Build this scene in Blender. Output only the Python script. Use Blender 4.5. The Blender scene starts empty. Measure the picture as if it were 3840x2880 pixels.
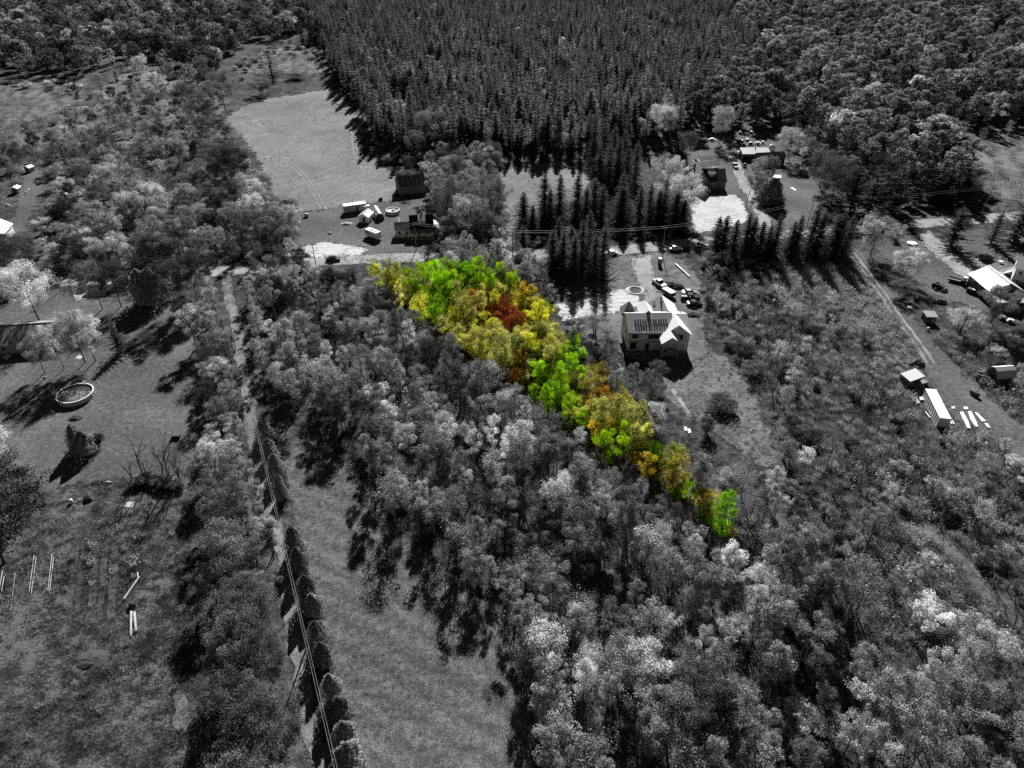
import bpy, bmesh, math, random
import numpy as np
from mathutils import Vector, Matrix
from mathutils.geometry import tessellate_polygon
rad = math.radians
SC = bpy.context.scene
COL = SC.collection

# ---------------------------------------------------------------- camera, sky, sun, exposure
CAM_H, PITCH, FPX = 100.0, rad(35.0), 2662.0      # focal length in pixels of a 3840 wide frame
cam = bpy.data.cameras.new('camera'); cam.sensor_width = 36.0; cam.lens = 36.0 * FPX / 3840.0
cam.clip_start = 1.0; cam.clip_end = 6000.0
camo = bpy.data.objects.new('camera', cam); COL.objects.link(camo)
camo.location = (0, 0, CAM_H); camo.rotation_euler = (rad(90) - PITCH, 0, 0)
SC.camera = camo
SUN_EL, SUN_AZ = rad(31.0), rad(4.0)              # sun ahead of the camera, a little to the right
world = bpy.data.worlds.new('World'); SC.world = world; world.use_nodes = True
nt = world.node_tree; nt.nodes.clear()
sky = nt.nodes.new('ShaderNodeTexSky'); sky.sky_type = 'NISHITA'; sky.sun_disc = False
sky.sun_elevation = SUN_EL; sky.sun_rotation = SUN_AZ
bw = nt.nodes.new('ShaderNodeRGBToBW'); bg = nt.nodes.new('ShaderNodeBackground'); wo = nt.nodes.new('ShaderNodeOutputWorld')
sky.air_density = 0.14; sky.dust_density = 0.0; sky.ozone_density = 1.0     # clear dry autumn air: deep dark sky, hard shadows
bg.inputs['Strength'].default_value = 0.05
nt.links.new(sky.outputs[0], bw.inputs[0]); nt.links.new(bw.outputs[0], bg.inputs[0]); nt.links.new(bg.outputs[0], wo.inputs[0])
sl = bpy.data.lights.new('sun', 'SUN'); sl.energy = 5.0; sl.angle = rad(0.53); sl.color = (1.0, 1.0, 1.0)
so = bpy.data.objects.new('sun', sl); COL.objects.link(so)
SDIR = Vector((math.sin(SUN_AZ) * math.cos(SUN_EL), math.cos(SUN_AZ) * math.cos(SUN_EL), math.sin(SUN_EL)))
so.rotation_euler = SDIR.to_track_quat('Z', 'Y').to_euler(); so.location = (0, 300, 300)
SC.view_settings.view_transform = 'Standard'; SC.view_settings.look = 'None'
SC.view_settings.exposure = 0.9; SC.view_settings.gamma = 1.0; SC.view_settings.use_curve_mapping = False
SC.cycles.max_bounces = 5; SC.cycles.diffuse_bounces = 3; SC.cycles.transmission_bounces = 3
SC.cycles.transparent_max_bounces = 4; SC.cycles.use_denoising = False
SC.render.filter_size = 1.3

# ---------------------------------------------------------------- survey helpers: map co-ordinates in metres read off the photograph
def G(u, v, z=0.0):
    x = (u - 1920) / FPX; y = (v - 1440) / FPX
    k = (CAM_H - z) / (math.sin(PITCH) + y * math.cos(PITCH))
    return Vector((x * k, k * (math.cos(PITCH) - y * math.sin(PITCH)), z))
def A(u, v, z=0.0): return G(u * 1.736, v * 1.736, z)
_R = {4: (2280, 900, 3.3175), 5: (1260, 620, 4.366), 6: (2540, 440, 3.95), 7: (3360, 900, 4.148), 8: (3340, 1300, 4.424),
      11: (0, 0, 1.728), 12: (1280, 0, 1.728), 13: (2560, 0, 1.728), 14: (0, 960, 1.728), 15: (1280, 960, 1.728), 16: (2560, 960, 1.728), 17: (0, 1920, 1.728)}
def q(c, x, y, z=0.0):
    a, b, s = _R[c]; return G(a + x / s, b + y / s, z)
def proj(p):
    """map point -> survey units (2212 wide)"""
    d = Vector(p) - Vector((0, 0, CAM_H))
    zc = d.y * math.cos(PITCH) - d.z * math.sin(PITCH); yc = -d.y * math.sin(PITCH) - d.z * math.cos(PITCH)
    return ((d.x / zc * FPX + 1920) / 1.736, (yc / zc * FPX + 1440) / 1.736, zc)
def inside(p, poly):
    x, y = p[0], p[1]; r = False; j = len(poly) - 1
    for i in range(len(poly)):
        a, b = poly[i], poly[j]
        if (a[1] > y) != (b[1] > y) and x < (b[0] - a[0]) * (y - a[1]) / (b[1] - a[1]) + a[0]: r = not r
        j = i
    return r
def W(poly): return [A(u, v) for u, v in poly]

# ---------------------------------------------------------------- materials
class NT:
    def __init__(s, name):
        s.m = bpy.data.materials.new(name); s.m.use_nodes = True; s.t = s.m.node_tree; s.t.nodes.clear()
        s.out = s.n('ShaderNodeOutputMaterial')
    def n(s, kind, **kw):
        x = s.t.nodes.new(kind)
        for k, v in kw.items():
            if k in x.inputs: s.put(v, x.inputs[k])
            else: setattr(x, k, v)
        return x
    def put(s, v, sock):
        if isinstance(v, bpy.types.NodeSocket): s.t.links.new(v, sock)
        else: sock.default_value = v
    def math(s, op, a, b=0.0, c=None):
        x = s.n('ShaderNodeMath', operation=op); s.put(a, x.inputs[0]); s.put(b, x.inputs[1])
        if c is not None: s.put(c, x.inputs[2])
        return x.outputs[0]
    def noise(s, vec, scale, detail=3.0, rough=0.6):
        x = s.n('ShaderNodeTexNoise'); s.put(vec, x.inputs['Vector']); x.inputs['Scale'].default_value = scale
        x.inputs['Detail'].default_value = detail; x.inputs['Roughness'].default_value = rough
        return x.outputs['Fac']
    def ramp(s, f, stops):
        x = s.n('ShaderNodeValToRGB'); s.put(f, x.inputs[0]); e = x.color_ramp.elements
        while len(e) < len(stops): e.new(0.5)
        for i, (p, c) in enumerate(stops):
            e[i].position = p; e[i].color = (*c, 1) if isinstance(c, tuple) else (c, c, c, 1)
        return x.outputs[0]
    def mul(s, a, b):
        x = s.n('ShaderNodeMix', data_type='RGBA', blend_type='MULTIPLY'); x.inputs[0].default_value = 1.0
        s.put(a, x.inputs[6]); s.put(b, x.inputs[7]); return x.outputs[2]
    def mix(s, f, a, b):
        x = s.n('ShaderNodeMix', data_type='RGBA'); s.put(f, x.inputs[0]); s.put(a, x.inputs[6]); s.put(b, x.inputs[7]); return x.outputs[2]
def rgb(c): return (c, c, c, 1) if not isinstance(c, tuple) else (*c[:3], 1)
def solid(name, c, rough=0.7, var=0.25, scale=1.5, bump=0.0, metal=0.0, spec=0.3, streak=None):
    """paint, board, metal, bark: base colour with grain and wear"""
    N = NT(name); tc = N.n('ShaderNodeTexCoord').outputs['Object']
    if streak:
        mp = N.n('ShaderNodeMapping'); N.put(tc, mp.inputs[0]); mp.inputs['Scale'].default_value = streak; tc = mp.outputs[0]
    f = N.noise(tc, scale, 5.0, 0.65)
    cc = rgb(c); lo = tuple(x * (1 - var) for x in cc[:3]); hi = tuple(min(0.95, x * (1 + var)) for x in cc[:3])
    col = N.ramp(f, [(0.3, lo), (0.7, hi)])
    b = N.n('ShaderNodeBsdfPrincipled'); N.put(col, b.inputs['Base Color']); b.inputs['Roughness'].default_value = rough
    b.inputs['Metallic'].default_value = metal; b.inputs['Specular IOR Level'].default_value = spec
    if bump:
        bp = N.n('ShaderNodeBump'); bp.inputs['Strength'].default_value = bump; bp.inputs['Distance'].default_value = 0.05
        N.put(f, bp.inputs['Height']); N.t.links.new(bp.outputs[0], b.inputs['Normal'])
    N.t.links.new(b.outputs[0], N.out.inputs[0]); return N.m
def earth(name, stops, scales=(0.05, 0.4, 2.5), weights=(0.5, 0.3, 0.35), bump=0.35, dist=0.25, stripe=None):
    """ground: three sizes of patchiness, fine relief, optional mowing or wheel stripes (angle, wavelength, amount, distortion)"""
    N = NT(name); pos = N.n('ShaderNodeNewGeometry').outputs['Position']
    tot = None
    for sc, w in zip(scales, weights):
        x = N.math('MULTIPLY', N.math('SUBTRACT', N.noise(pos, sc, 4.0, 0.62), 0.5), w)
        tot = x if tot is None else N.math('ADD', tot, x)
    if stripe:
        ang, wl, amt, dis = stripe
        mp = N.n('ShaderNodeMapping'); N.put(pos, mp.inputs[0]); mp.inputs['Rotation'].default_value = (0, 0, ang)
        wv = N.n('ShaderNodeTexWave', bands_direction='X'); N.put(mp.outputs[0], wv.inputs[0]); wv.inputs['Scale'].default_value = 0.314 / wl
        wv.inputs['Distortion'].default_value = dis; wv.inputs['Detail'].default_value = 2.0; wv.inputs['Detail Scale'].default_value = 0.6
        gate = N.noise(pos, 0.03, 2.0)
        tot = N.math('ADD', tot, N.math('MULTIPLY', N.math('MULTIPLY', N.math('SUBTRACT', wv.outputs['Fac'], 0.5), amt), gate))
    f = N.math('ADD', N.math('MULTIPLY', tot, 3.2), 0.5)
    col = N.ramp(f, stops)
    b = N.n('ShaderNodeBsdfPrincipled'); N.put(col, b.inputs['Base Color']); b.inputs['Roughness'].default_value = 0.95
    b.inputs['Specular IOR Level'].default_value = 0.05
    bp = N.n('ShaderNodeBump'); bp.inputs['Strength'].default_value = bump; bp.inputs['Distance'].default_value = dist
    fine = N.math('ADD', N.noise(pos, 3.5, 5.0, 0.7), N.math('MULTIPLY', N.noise(pos, 0.7, 3.0), 1.2))
    N.put(fine, bp.inputs['Height']); N.t.links.new(bp.outputs[0], b.inputs['Normal'])
    N.t.links.new(b.outputs[0], N.out.inputs[0]); return N.m
def leafmat(name, c, trans=0.45, vary=0.35, alt=None):
    """thin leaves that let sun through; every tree and every spray a shade of its own"""
    N = NT(name)
    at = N.n('ShaderNodeAttribute', attribute_name='shade').outputs['Fac']
    ob = N.n('ShaderNodeObjectInfo').outputs['Random']
    k = N.math('MULTIPLY', at, N.math('MULTIPLY_ADD', ob, 2 * vary, 1 - vary))
    col = N.n('ShaderNodeMix', data_type='RGBA', blend_type='MULTIPLY'); col.inputs[0].default_value = 1.0
    if alt:                                                    # mixed autumn leaves: sprays of a second and third colour
        oc = N.n('ShaderNodeTexCoord').outputs['Object']
        base = N.mix(N.ramp(N.noise(oc, 0.55, 2.0), [(0.42, 0.0), (0.58, 1.0)]), rgb(c), rgb(alt[0]))
        base = N.mix(N.ramp(N.noise(oc, 2.1, 3.0), [(0.52, 0.0), (0.66, 1.0)]), base, rgb(alt[1]))
    else: base = rgb(c)
    N.put(base, col.inputs[6]); N.put(k, col.inputs[7])
    d = N.n('ShaderNodeBsdfDiffuse'); t = N.n('ShaderNodeBsdfTranslucent'); g = N.n('ShaderNodeBsdfGlossy')
    N.put(col.outputs[2], d.inputs[0]); N.put(col.outputs[2], t.inputs[0])
    g.inputs['Roughness'].default_value = 0.6; g.inputs[0].default_value = (0.6, 0.6, 0.6, 1)
    m = N.n('ShaderNodeMixShader'); m.inputs[0].default_value = trans
    N.t.links.new(d.outputs[0], m.inputs[1]); N.t.links.new(t.outputs[0], m.inputs[2])
    m2 = N.n('ShaderNodeMixShader'); m2.inputs[0].default_value = 0.012
    N.t.links.new(m.outputs[0], m2.inputs[1]); N.t.links.new(g.outputs[0], m2.inputs[2])
    N.t.links.new(m2.outputs[0], N.out.inputs[0]); return N.m
M = {}
LEAF = dict(pale=0.68, silver=0.50, mid=0.29, grey=0.16, dark=0.06, needle=0.10, pine=0.18, spruce=0.085, cedar=0.28, weed=0.17, reed=0.36,
            lime=(0.42, 0.66, 0.012), green=(0.20, 0.44, 0.012), yellow=(0.70, 0.66, 0.06), olive=(0.34, 0.38, 0.07), gold=(0.75, 0.50, 0.02),
            orange=(0.55, 0.20, 0.02), red=(0.34, 0.07, 0.02), brown=(0.24, 0.16, 0.06), deep=(0.035, 0.07, 0.02), straw=(0.58, 0.58, 0.22))
ALT = dict(lime=('lime', 'green'), green=('green', 'lime'), yellow=('yellow', 'lime'), olive=('straw', 'yellow'), gold=('yellow', 'brown'), orange=('gold', 'brown'), red=('red', 'orange'), brown=('olive', 'gold'), straw=('yellow', 'straw'), deep=('olive', 'deep'))
for k, c in LEAF.items(): M['leaf_' + k] = leafmat('leaf_' + k, c, alt=tuple(LEAF[x] for x in ALT[k]) if k in ALT else None, trans=0.25 if k in ('needle', 'spruce', 'cedar', 'pine') else 0.5 if k in ALT else 0.33)
M['bark'] = solid('bark', 0.10, 0.9, 0.5, 3.0); M['bark_pale'] = solid('bark_pale', 0.30, 0.9, 0.4, 3.0); M['bark_dark'] = solid('bark_dark', 0.05, 0.9, 0.4, 3.0)
M['bark_brown'] = solid('bark_brown', (0.16, 0.11, 0.07), 0.9, 0.4, 3.0)
M['white'] = solid('white_paint', 0.78, 0.5, 0.08, 0.8); M['offwhite'] = solid('off_white_board', 0.62, 0.7, 0.15, 1.0)
M['wrap'] = solid('house_wrap', 0.62, 0.6, 0.25, 0.7); M['membrane'] = solid('roof_membrane', 0.74, 0.55, 0.06, 0.6); M['osb'] = solid('roof_board', 0.47, 0.8, 0.22, 1.2)
M['grey'] = solid('grey_paint', 0.32, 0.6, 0.2, 0.7); M['lightgrey'] = solid('light_grey_metal', 0.52, 0.45, 0.12, 0.5); M['midgrey'] = solid('mid_grey', 0.20, 0.7, 0.2, 0.8)
M['darkgrey'] = solid('dark_grey', 0.085, 0.7, 0.25, 0.8); M['black'] = solid('black', 0.02, 0.5, 0.3, 1.0); M['shingle'] = solid('dark_shingle', 0.022, 0.85, 0.35, 2.0, 0.3)
M['shingle_grey'] = solid('grey_shingle', 0.16, 0.9, 0.2, 2.5, 0.3); M['glass'] = solid('window_glass', 0.02, 0.06, 0.1, 1.0, spec=0.6)
M['siding'] = solid('clapboard', 0.34, 0.75, 0.12, 0.6, streak=(0.3, 0.3, 8)); M['siding_white'] = solid('white_clapboard', 0.82, 0.7, 0.1, 0.6, streak=(0.3, 0.3, 8))
M['siding_dark'] = solid('dark_clapboard', 0.17, 0.75, 0.15, 0.6, streak=(0.3, 0.3, 8)); M['wood'] = solid('grey_timber', 0.24, 0.9, 0.4, 1.2, streak=(6, 6, 0.6))
M['lumber'] = solid('fresh_lumber', 0.62, 0.8, 0.15, 1.5); M['barnboard'] = solid('barn_board', 0.16, 0.9, 0.45, 1.0, streak=(5, 5, 0.5)); M['rust'] = solid('rusty_roof_sheet', 0.10, 0.6, 0.5, 0.9, streak=(1, 1, 1))
M['tyre'] = solid('tyre_rubber', 0.02, 0.9, 0.2, 3.0); M['chrome'] = solid('bright_metal', 0.6, 0.25, 0.1, 1.0, metal=0.7); M['carwhite'] = solid('white_car_paint', 0.75, 0.25, 0.03, 0.6, spec=0.5)
M['carblack'] = solid('black_car_paint', 0.03, 0.18, 0.1, 0.6, spec=0.6); M['cargrey'] = solid('grey_car_paint', 0.28, 0.25, 0.05, 0.6, spec=0.5); M['water'] = solid('pool_water', 0.06, 0.08, 0.3, 0.8, spec=0.6)
M['skin'] = solid('skin', 0.35, 0.6, 0.1, 2.0); M['cloth'] = solid('work_clothes', 0.06, 0.9, 0.3, 3.0); M['cloth_pale'] = solid('pale_shirt', 0.4, 0.9, 0.2, 3.0); M['wire'] = solid('aluminium_wire', 0.4, 0.4, 0.05, 1.0); M['wire_dark'] = solid('dark_wire', 0.1, 0.6, 0.1, 1.0)
M['pole'] = solid('weathered_pole', 0.20, 0.9, 0.3, 1.0, streak=(5, 5, .4)); M['brick'] = solid('chimney_brick', 0.12, 0.9, 0.3, 3.0); M['stone'] = solid('field_stone', 0.4, 0.9, 0.3, 1.5); M['soil'] = solid('heaped_soil', 0.055, 0.95, 0.4, 1.5, 0.5)
M['tarp'] = solid('blue_white_tarp', (0.7, 0.72, 0.8), 0.5, 0.1, 0.8)

# ---------------------------------------------------------------- mesh builder
class MB:
    def __init__(s): s.v = []; s.f = []; s.mi = []; s.cur = 0
    def add(s, vs, fs):
        o = len(s.v); s.v += [tuple(p) for p in vs]; s.f += [tuple(i + o for i in f) for f in fs]; s.mi += [s.cur] * len(fs); return s
    def box(s, x0, x1, y0, y1, z0, z1, T=None):
        vs = [Vector((x, y, z)) for z in (z0, z1) for y in (y0, y1) for x in (x0, x1)]
        if T is not None: vs = [T @ p for p in vs]
        return s.add(vs, [(0, 2, 3, 1), (4, 5, 7, 6), (0, 1, 5, 4), (1, 3, 7, 5), (3, 2, 6, 7), (2, 0, 4, 6)])
    def prism(s, prof, a, b, axis='x', T=None):
        """closed profile extruded from a to b: axis x takes (y, z), axis y takes (x, z), axis z takes (x, y)"""
        n = len(prof)
        mk = {'x': lambda t, p: Vector((t, p[0], p[1])), 'y': lambda t, p: Vector((p[0], t, p[1])), 'z': lambda t, p: Vector((p[0], p[1], t))}[axis]
        vs = [mk(a, p) for p in prof] + [mk(b, p) for p in prof]
        if T is not None: vs = [T @ p for p in vs]
        return s.add(vs, [tuple(range(n))[::-1], tuple(range(n, 2 * n))] + [(i, (i + 1) % n, n + (i + 1) % n, n + i) for i in range(n)])
    def slab(s, p0, p1, p2, p3, t):
        """board between four corners, t thick upwards"""
        ps = [Vector(p) for p in (p0, p1, p2, p3)]; nrm = (ps[1] - ps[0]).cross(ps[3] - ps[0]).normalized()
        if nrm.z < 0: nrm = -nrm
        return s.add(ps + [p + nrm * t for p in ps], [(3, 2, 1, 0), (4, 5, 6, 7), (0, 1, 5, 4), (1, 2, 6, 5), (2, 3, 7, 6), (3, 0, 4, 7)])
    def tube(s, pts, rs, n=6, cap=True):
        pts = [Vector(p) for p in pts]; rings = []; vs = []; fs = []
        if not hasattr(rs, '__len__'): rs = [rs] * len(pts)
        for i, p in enumerate(pts):
            d = (pts[min(i + 1, len(pts) - 1)] - pts[max(i - 1, 0)]).normalized()
            u = d.orthogonal().normalized() if i == 0 else (u - d * u.dot(d)).normalized()
            w = d.cross(u)
            vs += [p + (u * math.cos(2 * math.pi * k / n) + w * math.sin(2 * math.pi * k / n)) * rs[i] for k in range(n)]
        for i in range(len(pts) - 1):
            fs += [(i * n + k, i * n + (k + 1) % n, (i + 1) * n + (k + 1) % n, (i + 1) * n + k) for k in range(n)]
        if cap: fs += [tuple(range(n))[::-1], tuple(range((len(pts) - 1) * n, len(pts) * n))]
        return s.add(vs, fs)
    def lathe(s, prof, n=16, c=(0, 0), sx=1.0, sy=1.0):
        vs = []; m = len(prof)
        for r, z in prof: vs += [(c[0] + r * sx * math.cos(2 * math.pi * k / n), c[1] + r * sy * math.sin(2 * math.pi * k / n), z) for k in range(n)]
        fs = [(i * n + k, i * n + (k + 1) % n, (i + 1) * n + (k + 1) % n, (i + 1) * n + k) for i in range(m - 1) for k in range(n)]
        return s.add(vs, fs + [tuple(range(n))[::-1], tuple(range((m - 1) * n, m * n))])
    def mesh(s, name, mats, smooth=False):
        me = bpy.data.meshes.new(name); me.from_pydata(s.v, [], s.f)
        for m in mats: me.materials.append(m)
        if any(s.mi): me.polygons.foreach_set('material_index', s.mi)
        if smooth: me.polygons.foreach_set('use_smooth', [True] * len(me.polygons))
        me.update(); return me
    def build(s, name, mat, parent=None, smooth=False):
        me = s.mesh(name, [M[mat] if isinstance(mat, str) else mat], smooth)
        return link(name, me, parent)
def link(name, data, parent=None):
    o = bpy.data.objects.new(name, data); COL.objects.link(o)
    if parent is not None: o.parent = parent
    return o
def thing(name, label, cat, loc=(0, 0, 0), rz=0.0, group=None):
    o = bpy.data.objects.new(name, None); COL.objects.link(o); o.location = loc; o.rotation_euler = (0, 0, rz); o.empty_display_size = 0.5
    return tag(o, label, cat, group)
def tag(o, label, cat, group=None):
    o['label'] = label; o['category'] = cat
    if group: o['group'] = group
    return o
def structure(o): o['kind'] = 'structure'; return o
def stuff(o): o['kind'] = 'stuff'; return o
def copy_tree(o, parent=None):
    c = o.copy(); COL.objects.link(c); c.parent = parent
    for ch in o.children: copy_tree(ch, c)
    return c
def place(name, label, cat, pa, pb, group=None):
    """an Empty at ground point pa whose x axis runs to pb; returns it and the length"""
    d = pb - pa; o = thing(name, label, cat, (pa.x, pa.y, 0), math.atan2(d.y, d.x), group); return o, math.hypot(d.x, d.y)
RND = random.Random(7)
# ---------------------------------------------------------------- ground
M['g_base'] = earth('rough_ground', [(0.15, 0.023), (0.5, 0.062), (0.85, 0.133)], weights=(0.5, 0.5, 0.5), bump=0.7, dist=0.5)
M['g_lawn'] = earth('mown_lawn', [(0.05, 0.047), (0.5, 0.098), (0.95, 0.195)], scales=(0.05, 0.9, 3.0), weights=(0.35, 0.4, 0.6), bump=0.6, dist=0.12)
M['g_strip'] = earth('mown_strip', [(0.05, 0.039), (0.5, 0.094), (0.95, 0.203)], scales=(0.07, 0.9, 4.0), weights=(0.22, 0.42, 0.7), bump=0.5, dist=0.12, stripe=(rad(-62), 4.0, 0.12, 3.0))
M['g_hay'] = earth('hay_stubble', [(0.05, 0.109), (0.5, 0.181), (0.95, 0.269)], scales=(0.02, 0.12, 1.3), weights=(0.4, 0.3, 0.4), bump=0.45, dist=0.2, stripe=(rad(35), 4.0, 0.10, 14.0))
M['g_meadow'] = earth('rough_meadow', [(0.1, 0.078), (0.5, 0.156), (0.9, 0.242)], scales=(0.03, 0.15, 1.2), weights=(0.5, 0.5, 0.5), bump=0.8, dist=0.5)
M['g_weeds'] = earth('weedy_field', [(0.1, 0.016), (0.5, 0.058), (0.9, 0.156)], scales=(0.05, 0.35, 2.2), weights=(0.8, 0.7, 0.6), bump=0.9, dist=0.4)
M['g_dirt'] = earth('bare_dirt', [(0.1, 0.078), (0.5, 0.133), (0.9, 0.211)], scales=(0.08, 0.4, 2.0), weights=(0.5, 0.5, 0.5), bump=0.6, dist=0.25)
M['g_gravel'] = earth('gravel', [(0.1, 0.185), (0.5, 0.286), (0.9, 0.403)], scales=(0.08, 0.5, 4.0), weights=(0.5, 0.4, 0.5), bump=0.4, dist=0.1)
M['g_track'] = earth('wheel_worn_grass', [(0.1, 0.187), (0.5, 0.234), (0.9, 0.312)], scales=(0.08, 0.5, 4.0), weights=(0.5, 0.4, 0.5), bump=0.4, dist=0.1)
M['g_drive'] = earth('drive_gravel', [(0.1, 0.094), (0.5, 0.164), (0.9, 0.265)], scales=(0.08, 0.5, 4.0), weights=(0.4, 0.5, 0.5), bump=0.4, dist=0.1)
M['g_sand'] = earth('pale_sand', [(0.05, 0.286), (0.45, 0.487), (0.9, 0.588)], scales=(0.12, 0.6, 2.0), weights=(0.4, 0.5, 0.4), bump=0.5, dist=0.2, stripe=(rad(80), 2.2, 0.18, 6.0))
M['g_soil'] = earth('tilled_soil', [(0.1, 0.039), (0.5, 0.066), (0.9, 0.109)], scales=(0.1, 0.6, 4.0), weights=(0.4, 0.4, 0.5), bump=0.6, dist=0.15)
M['g_tan'] = earth('lot_ground', [(0.1, (0.09, 0.08, 0.03)), (0.5, (0.22, 0.20, 0.08)), (0.9, (0.40, 0.34, 0.18))], bump=0.7, dist=0.4)
_lv = [0.0]
EXCL = []                                   # map polygons no tree grows in
def patch(name, pts, mat, rag=0.6, keep=True, world=False, step=1.2):
    _lv[0] += 0.0015; z = _lv[0]
    P = pts if world else W(pts); r = random.Random(len(EXCL) + 31)
    if keep: EXCL.append([(p.x, p.y) for p in P])
    out = []
    for i in range(len(P)):
        a, b = P[i], P[(i + 1) % len(P)]; L = (b - a).length; n = max(1, min(60, int(L / step)))
        for k in range(n):
            t = k / n; p = a.lerp(b, t)
            out.append(Vector((p.x + r.gauss(0, rag), p.y + r.gauss(0, rag), z)))
    tri = tessellate_polygon([out])
    mb = MB(); mb.add(out, [t if (out[t[1]] - out[t[0]]).cross(out[t[2]] - out[t[0]]).z > 0 else t[::-1] for t in tri])
    return structure(mb.build(name, mat))
def ribbon(name, pts, width, mat, rag=0.25, keep=True, world=False, dz=0.0):
    P = pts if world else W(pts); Q = []
    for i in range(len(P) - 1):
        n = max(1, int((P[i + 1] - P[i]).length / 2.0))
        Q += [P[i].lerp(P[i + 1], k / n) for k in range(n)]
    Q.append(P[-1])
    for _ in range(3): Q = [Q[0]] + [(Q[i - 1] + Q[i] * 2 + Q[i + 1]) / 4 for i in range(1, len(Q) - 1)] + [Q[-1]]
    _lv[0] += 0.0015; z = _lv[0] + dz; r = random.Random(int(width * 100) + len(Q)); vs = []
    L, Rr = [], []
    for i, p in enumerate(Q):
        d = (Q[min(i + 1, len(Q) - 1)] - Q[max(i - 1, 0)]).normalized(); n = Vector((-d.y, d.x, 0))
        w = width if not callable(width) else width(p)
        L.append(p + n * (w / 2 + r.gauss(0, rag))); Rr.append(p - n * (w / 2 + r.gauss(0, rag)))
    for a, b in zip(L, Rr): vs += [(a.x, a.y, z), (b.x, b.y, z)]
    if keep: EXCL.append([(p.x, p.y) for p in L] + [(p.x, p.y) for p in Rr[::-1]])
    mb = MB(); mb.add(vs, [(2 * i, 2 * i + 1, 2 * i + 3, 2 * i + 2) for i in range(len(Q) - 1)])
    return structure(mb.build(name, mat))
mb = MB(); mb.add([(-3000, -300, 0), (3000, -300, 0), (3000, 5500, 0), (-3000, 5500, 0)], [(0, 1, 2, 3)]); structure(mb.build('ground', 'g_base'))
# meadows and fields
patch('meadow', [(-60, 185), (90, 172), (185, 172), (175, 215), (120, 250), (40, 270), (-60, 300)], 'g_meadow', 2)
patch('meadow', [(480, 235), (492, 190), (520, 135), (570, 108), (640, 95), (690, 120), (712, 160), (728, 195), (640, 205), (560, 216)], 'g_meadow', 2)
patch('hay_field', [(485, 258), (520, 232), (560, 217), (640, 205), (712, 192), (732, 193), (752, 225), (782, 262), (772, 300), (785, 335), (822, 352), (858, 385), (862, 432), (735, 446), (660, 458), (625, 448), (592, 428), (575, 380), (548, 330), (520, 295)], 'g_hay', 0.9)
patch('yard_lawn', [(640, 540), (648, 480), (660, 460), (735, 446), (862, 432), (935, 428), (955, 500), (948, 556), (850, 566), (740, 560)], 'g_lawn', 0.6)
patch('hay_field', [(1055, 385), (1085, 368), (1200, 348), (1222, 346), (1285, 392), (1300, 412), (1220, 440), (1140, 470), (1112, 530), (1092, 540), (1100, 460), (1085, 420)], 'g_hay', 0.8)
patch('farm_yard', [(1470, 306), (1520, 292), (1560, 286), (1660, 284), (1690, 300), (1700, 345), (1765, 395), (1785, 432), (1755, 490), (1660, 505), (1500, 512), (1480, 440), (1488, 380)], 'g_lawn', 0.8)
patch('meadow', [(2060, 300), (2110, 280), (2160, 276), (2260, 285), (2260, 450), (2180, 430), (2120, 400), (2060, 360)], 'g_meadow', 1.5)
patch('lawn', [(-80, 660), (0, 625), (120, 612), (150, 640), (230, 652), (330, 650), (395, 668), (440, 700), (442, 760), (436, 900), (420, 1010), (330, 1030), (230, 1035), (80, 1062), (-80, 1090)], 'g_lawn', 0.5)
patch('yard_lawn', [(-40, 500), (30, 470), (45, 400), (50, 370), (80, 362), (98, 385), (92, 430), (70, 460), (50, 505), (-40, 560)], 'g_lawn', 0.8)
patch('weedy_field', [(-80, 1090), (80, 1064), (230, 1036), (330, 1032), (420, 1012), (405, 1150), (398, 1300), (390, 1420), (430, 1760), (-80, 1760)], 'g_weeds', 0.5)
for a, b, w in (((505, 140), (440, 700), 1.0), ((540, 150), (500, 650), .6), ((622, 140), (590, 720), 1.3), ((690, 150), (650, 700), .9), ((745, 160), (720, 690), 1.2), ((170, 420), (130, 600), .5)):
    ribbon('tilled_row', [q(17, *a), q(17, *b)], w, 'g_soil', 0.12, world=True)
patch('dirt_track', [(376, 1505), (400, 1500), (425, 1540), (440, 1570), (458, 1600), (475, 1760), (395, 1760)], 'g_dirt', 0.25)
STRIP = [(610, 990), (640, 962), (690, 955), (735, 985), (800, 1060), (870, 1150), (960, 1225), (1040, 1300), (1105, 1400), (1140, 1500), (1160, 1760), (775, 1760), (735, 1530), (690, 1370), (650, 1200), (620, 1060)]
patch('mown_strip', STRIP, 'g_strip', 0.5)
# building site, right-hand lanes and yards
patch('building_plot', [(1195, 640), (1260, 590), (1320, 556), (1420, 545), (1475, 560), (1512, 600), (1520, 700), (1530, 760), (1490, 800), (1400, 790), (1330, 760), (1230, 720)], 'g_dirt', 0.6)
patch('grassy_clearing', [(1430, 800), (1490, 790), (1530, 760), (1570, 770), (1620, 830), (1660, 930), (1690, 1010), (1650, 1010), (1580, 960), (1500, 910), (1440, 860)], 'g_meadow', 0.6)
patch('weedy_field', [(1690, 590), (1830, 548), (1900, 640), (1990, 770), (1960, 800), (1860, 740), (1760, 690), (1690, 660)], 'g_meadow', 1.0, keep=False)
patch('lane_grass', [(1835, 540), (1860, 535), (1920, 620), (1985, 700), (2060, 780), (2140, 860), (2260, 960), (2260, 1060), (2160, 960), (2060, 900), (2010, 830), (1975, 770), (1910, 670)], 'g_lawn', 0.5)
patch('yard_lawn', [(1885, 535), (1960, 505), (2090, 498), (2260, 485), (2260, 720), (2180, 690), (2120, 670), (2020, 635), (1960, 590)], 'g_lawn', 0.6)
patch('gravel_yard', [(1975, 508), (2010, 500), (2060, 548), (2120, 560), (2140, 585), (2100, 600), (2065, 590), (2015, 545)], 'g_gravel', 0.5)
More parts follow.
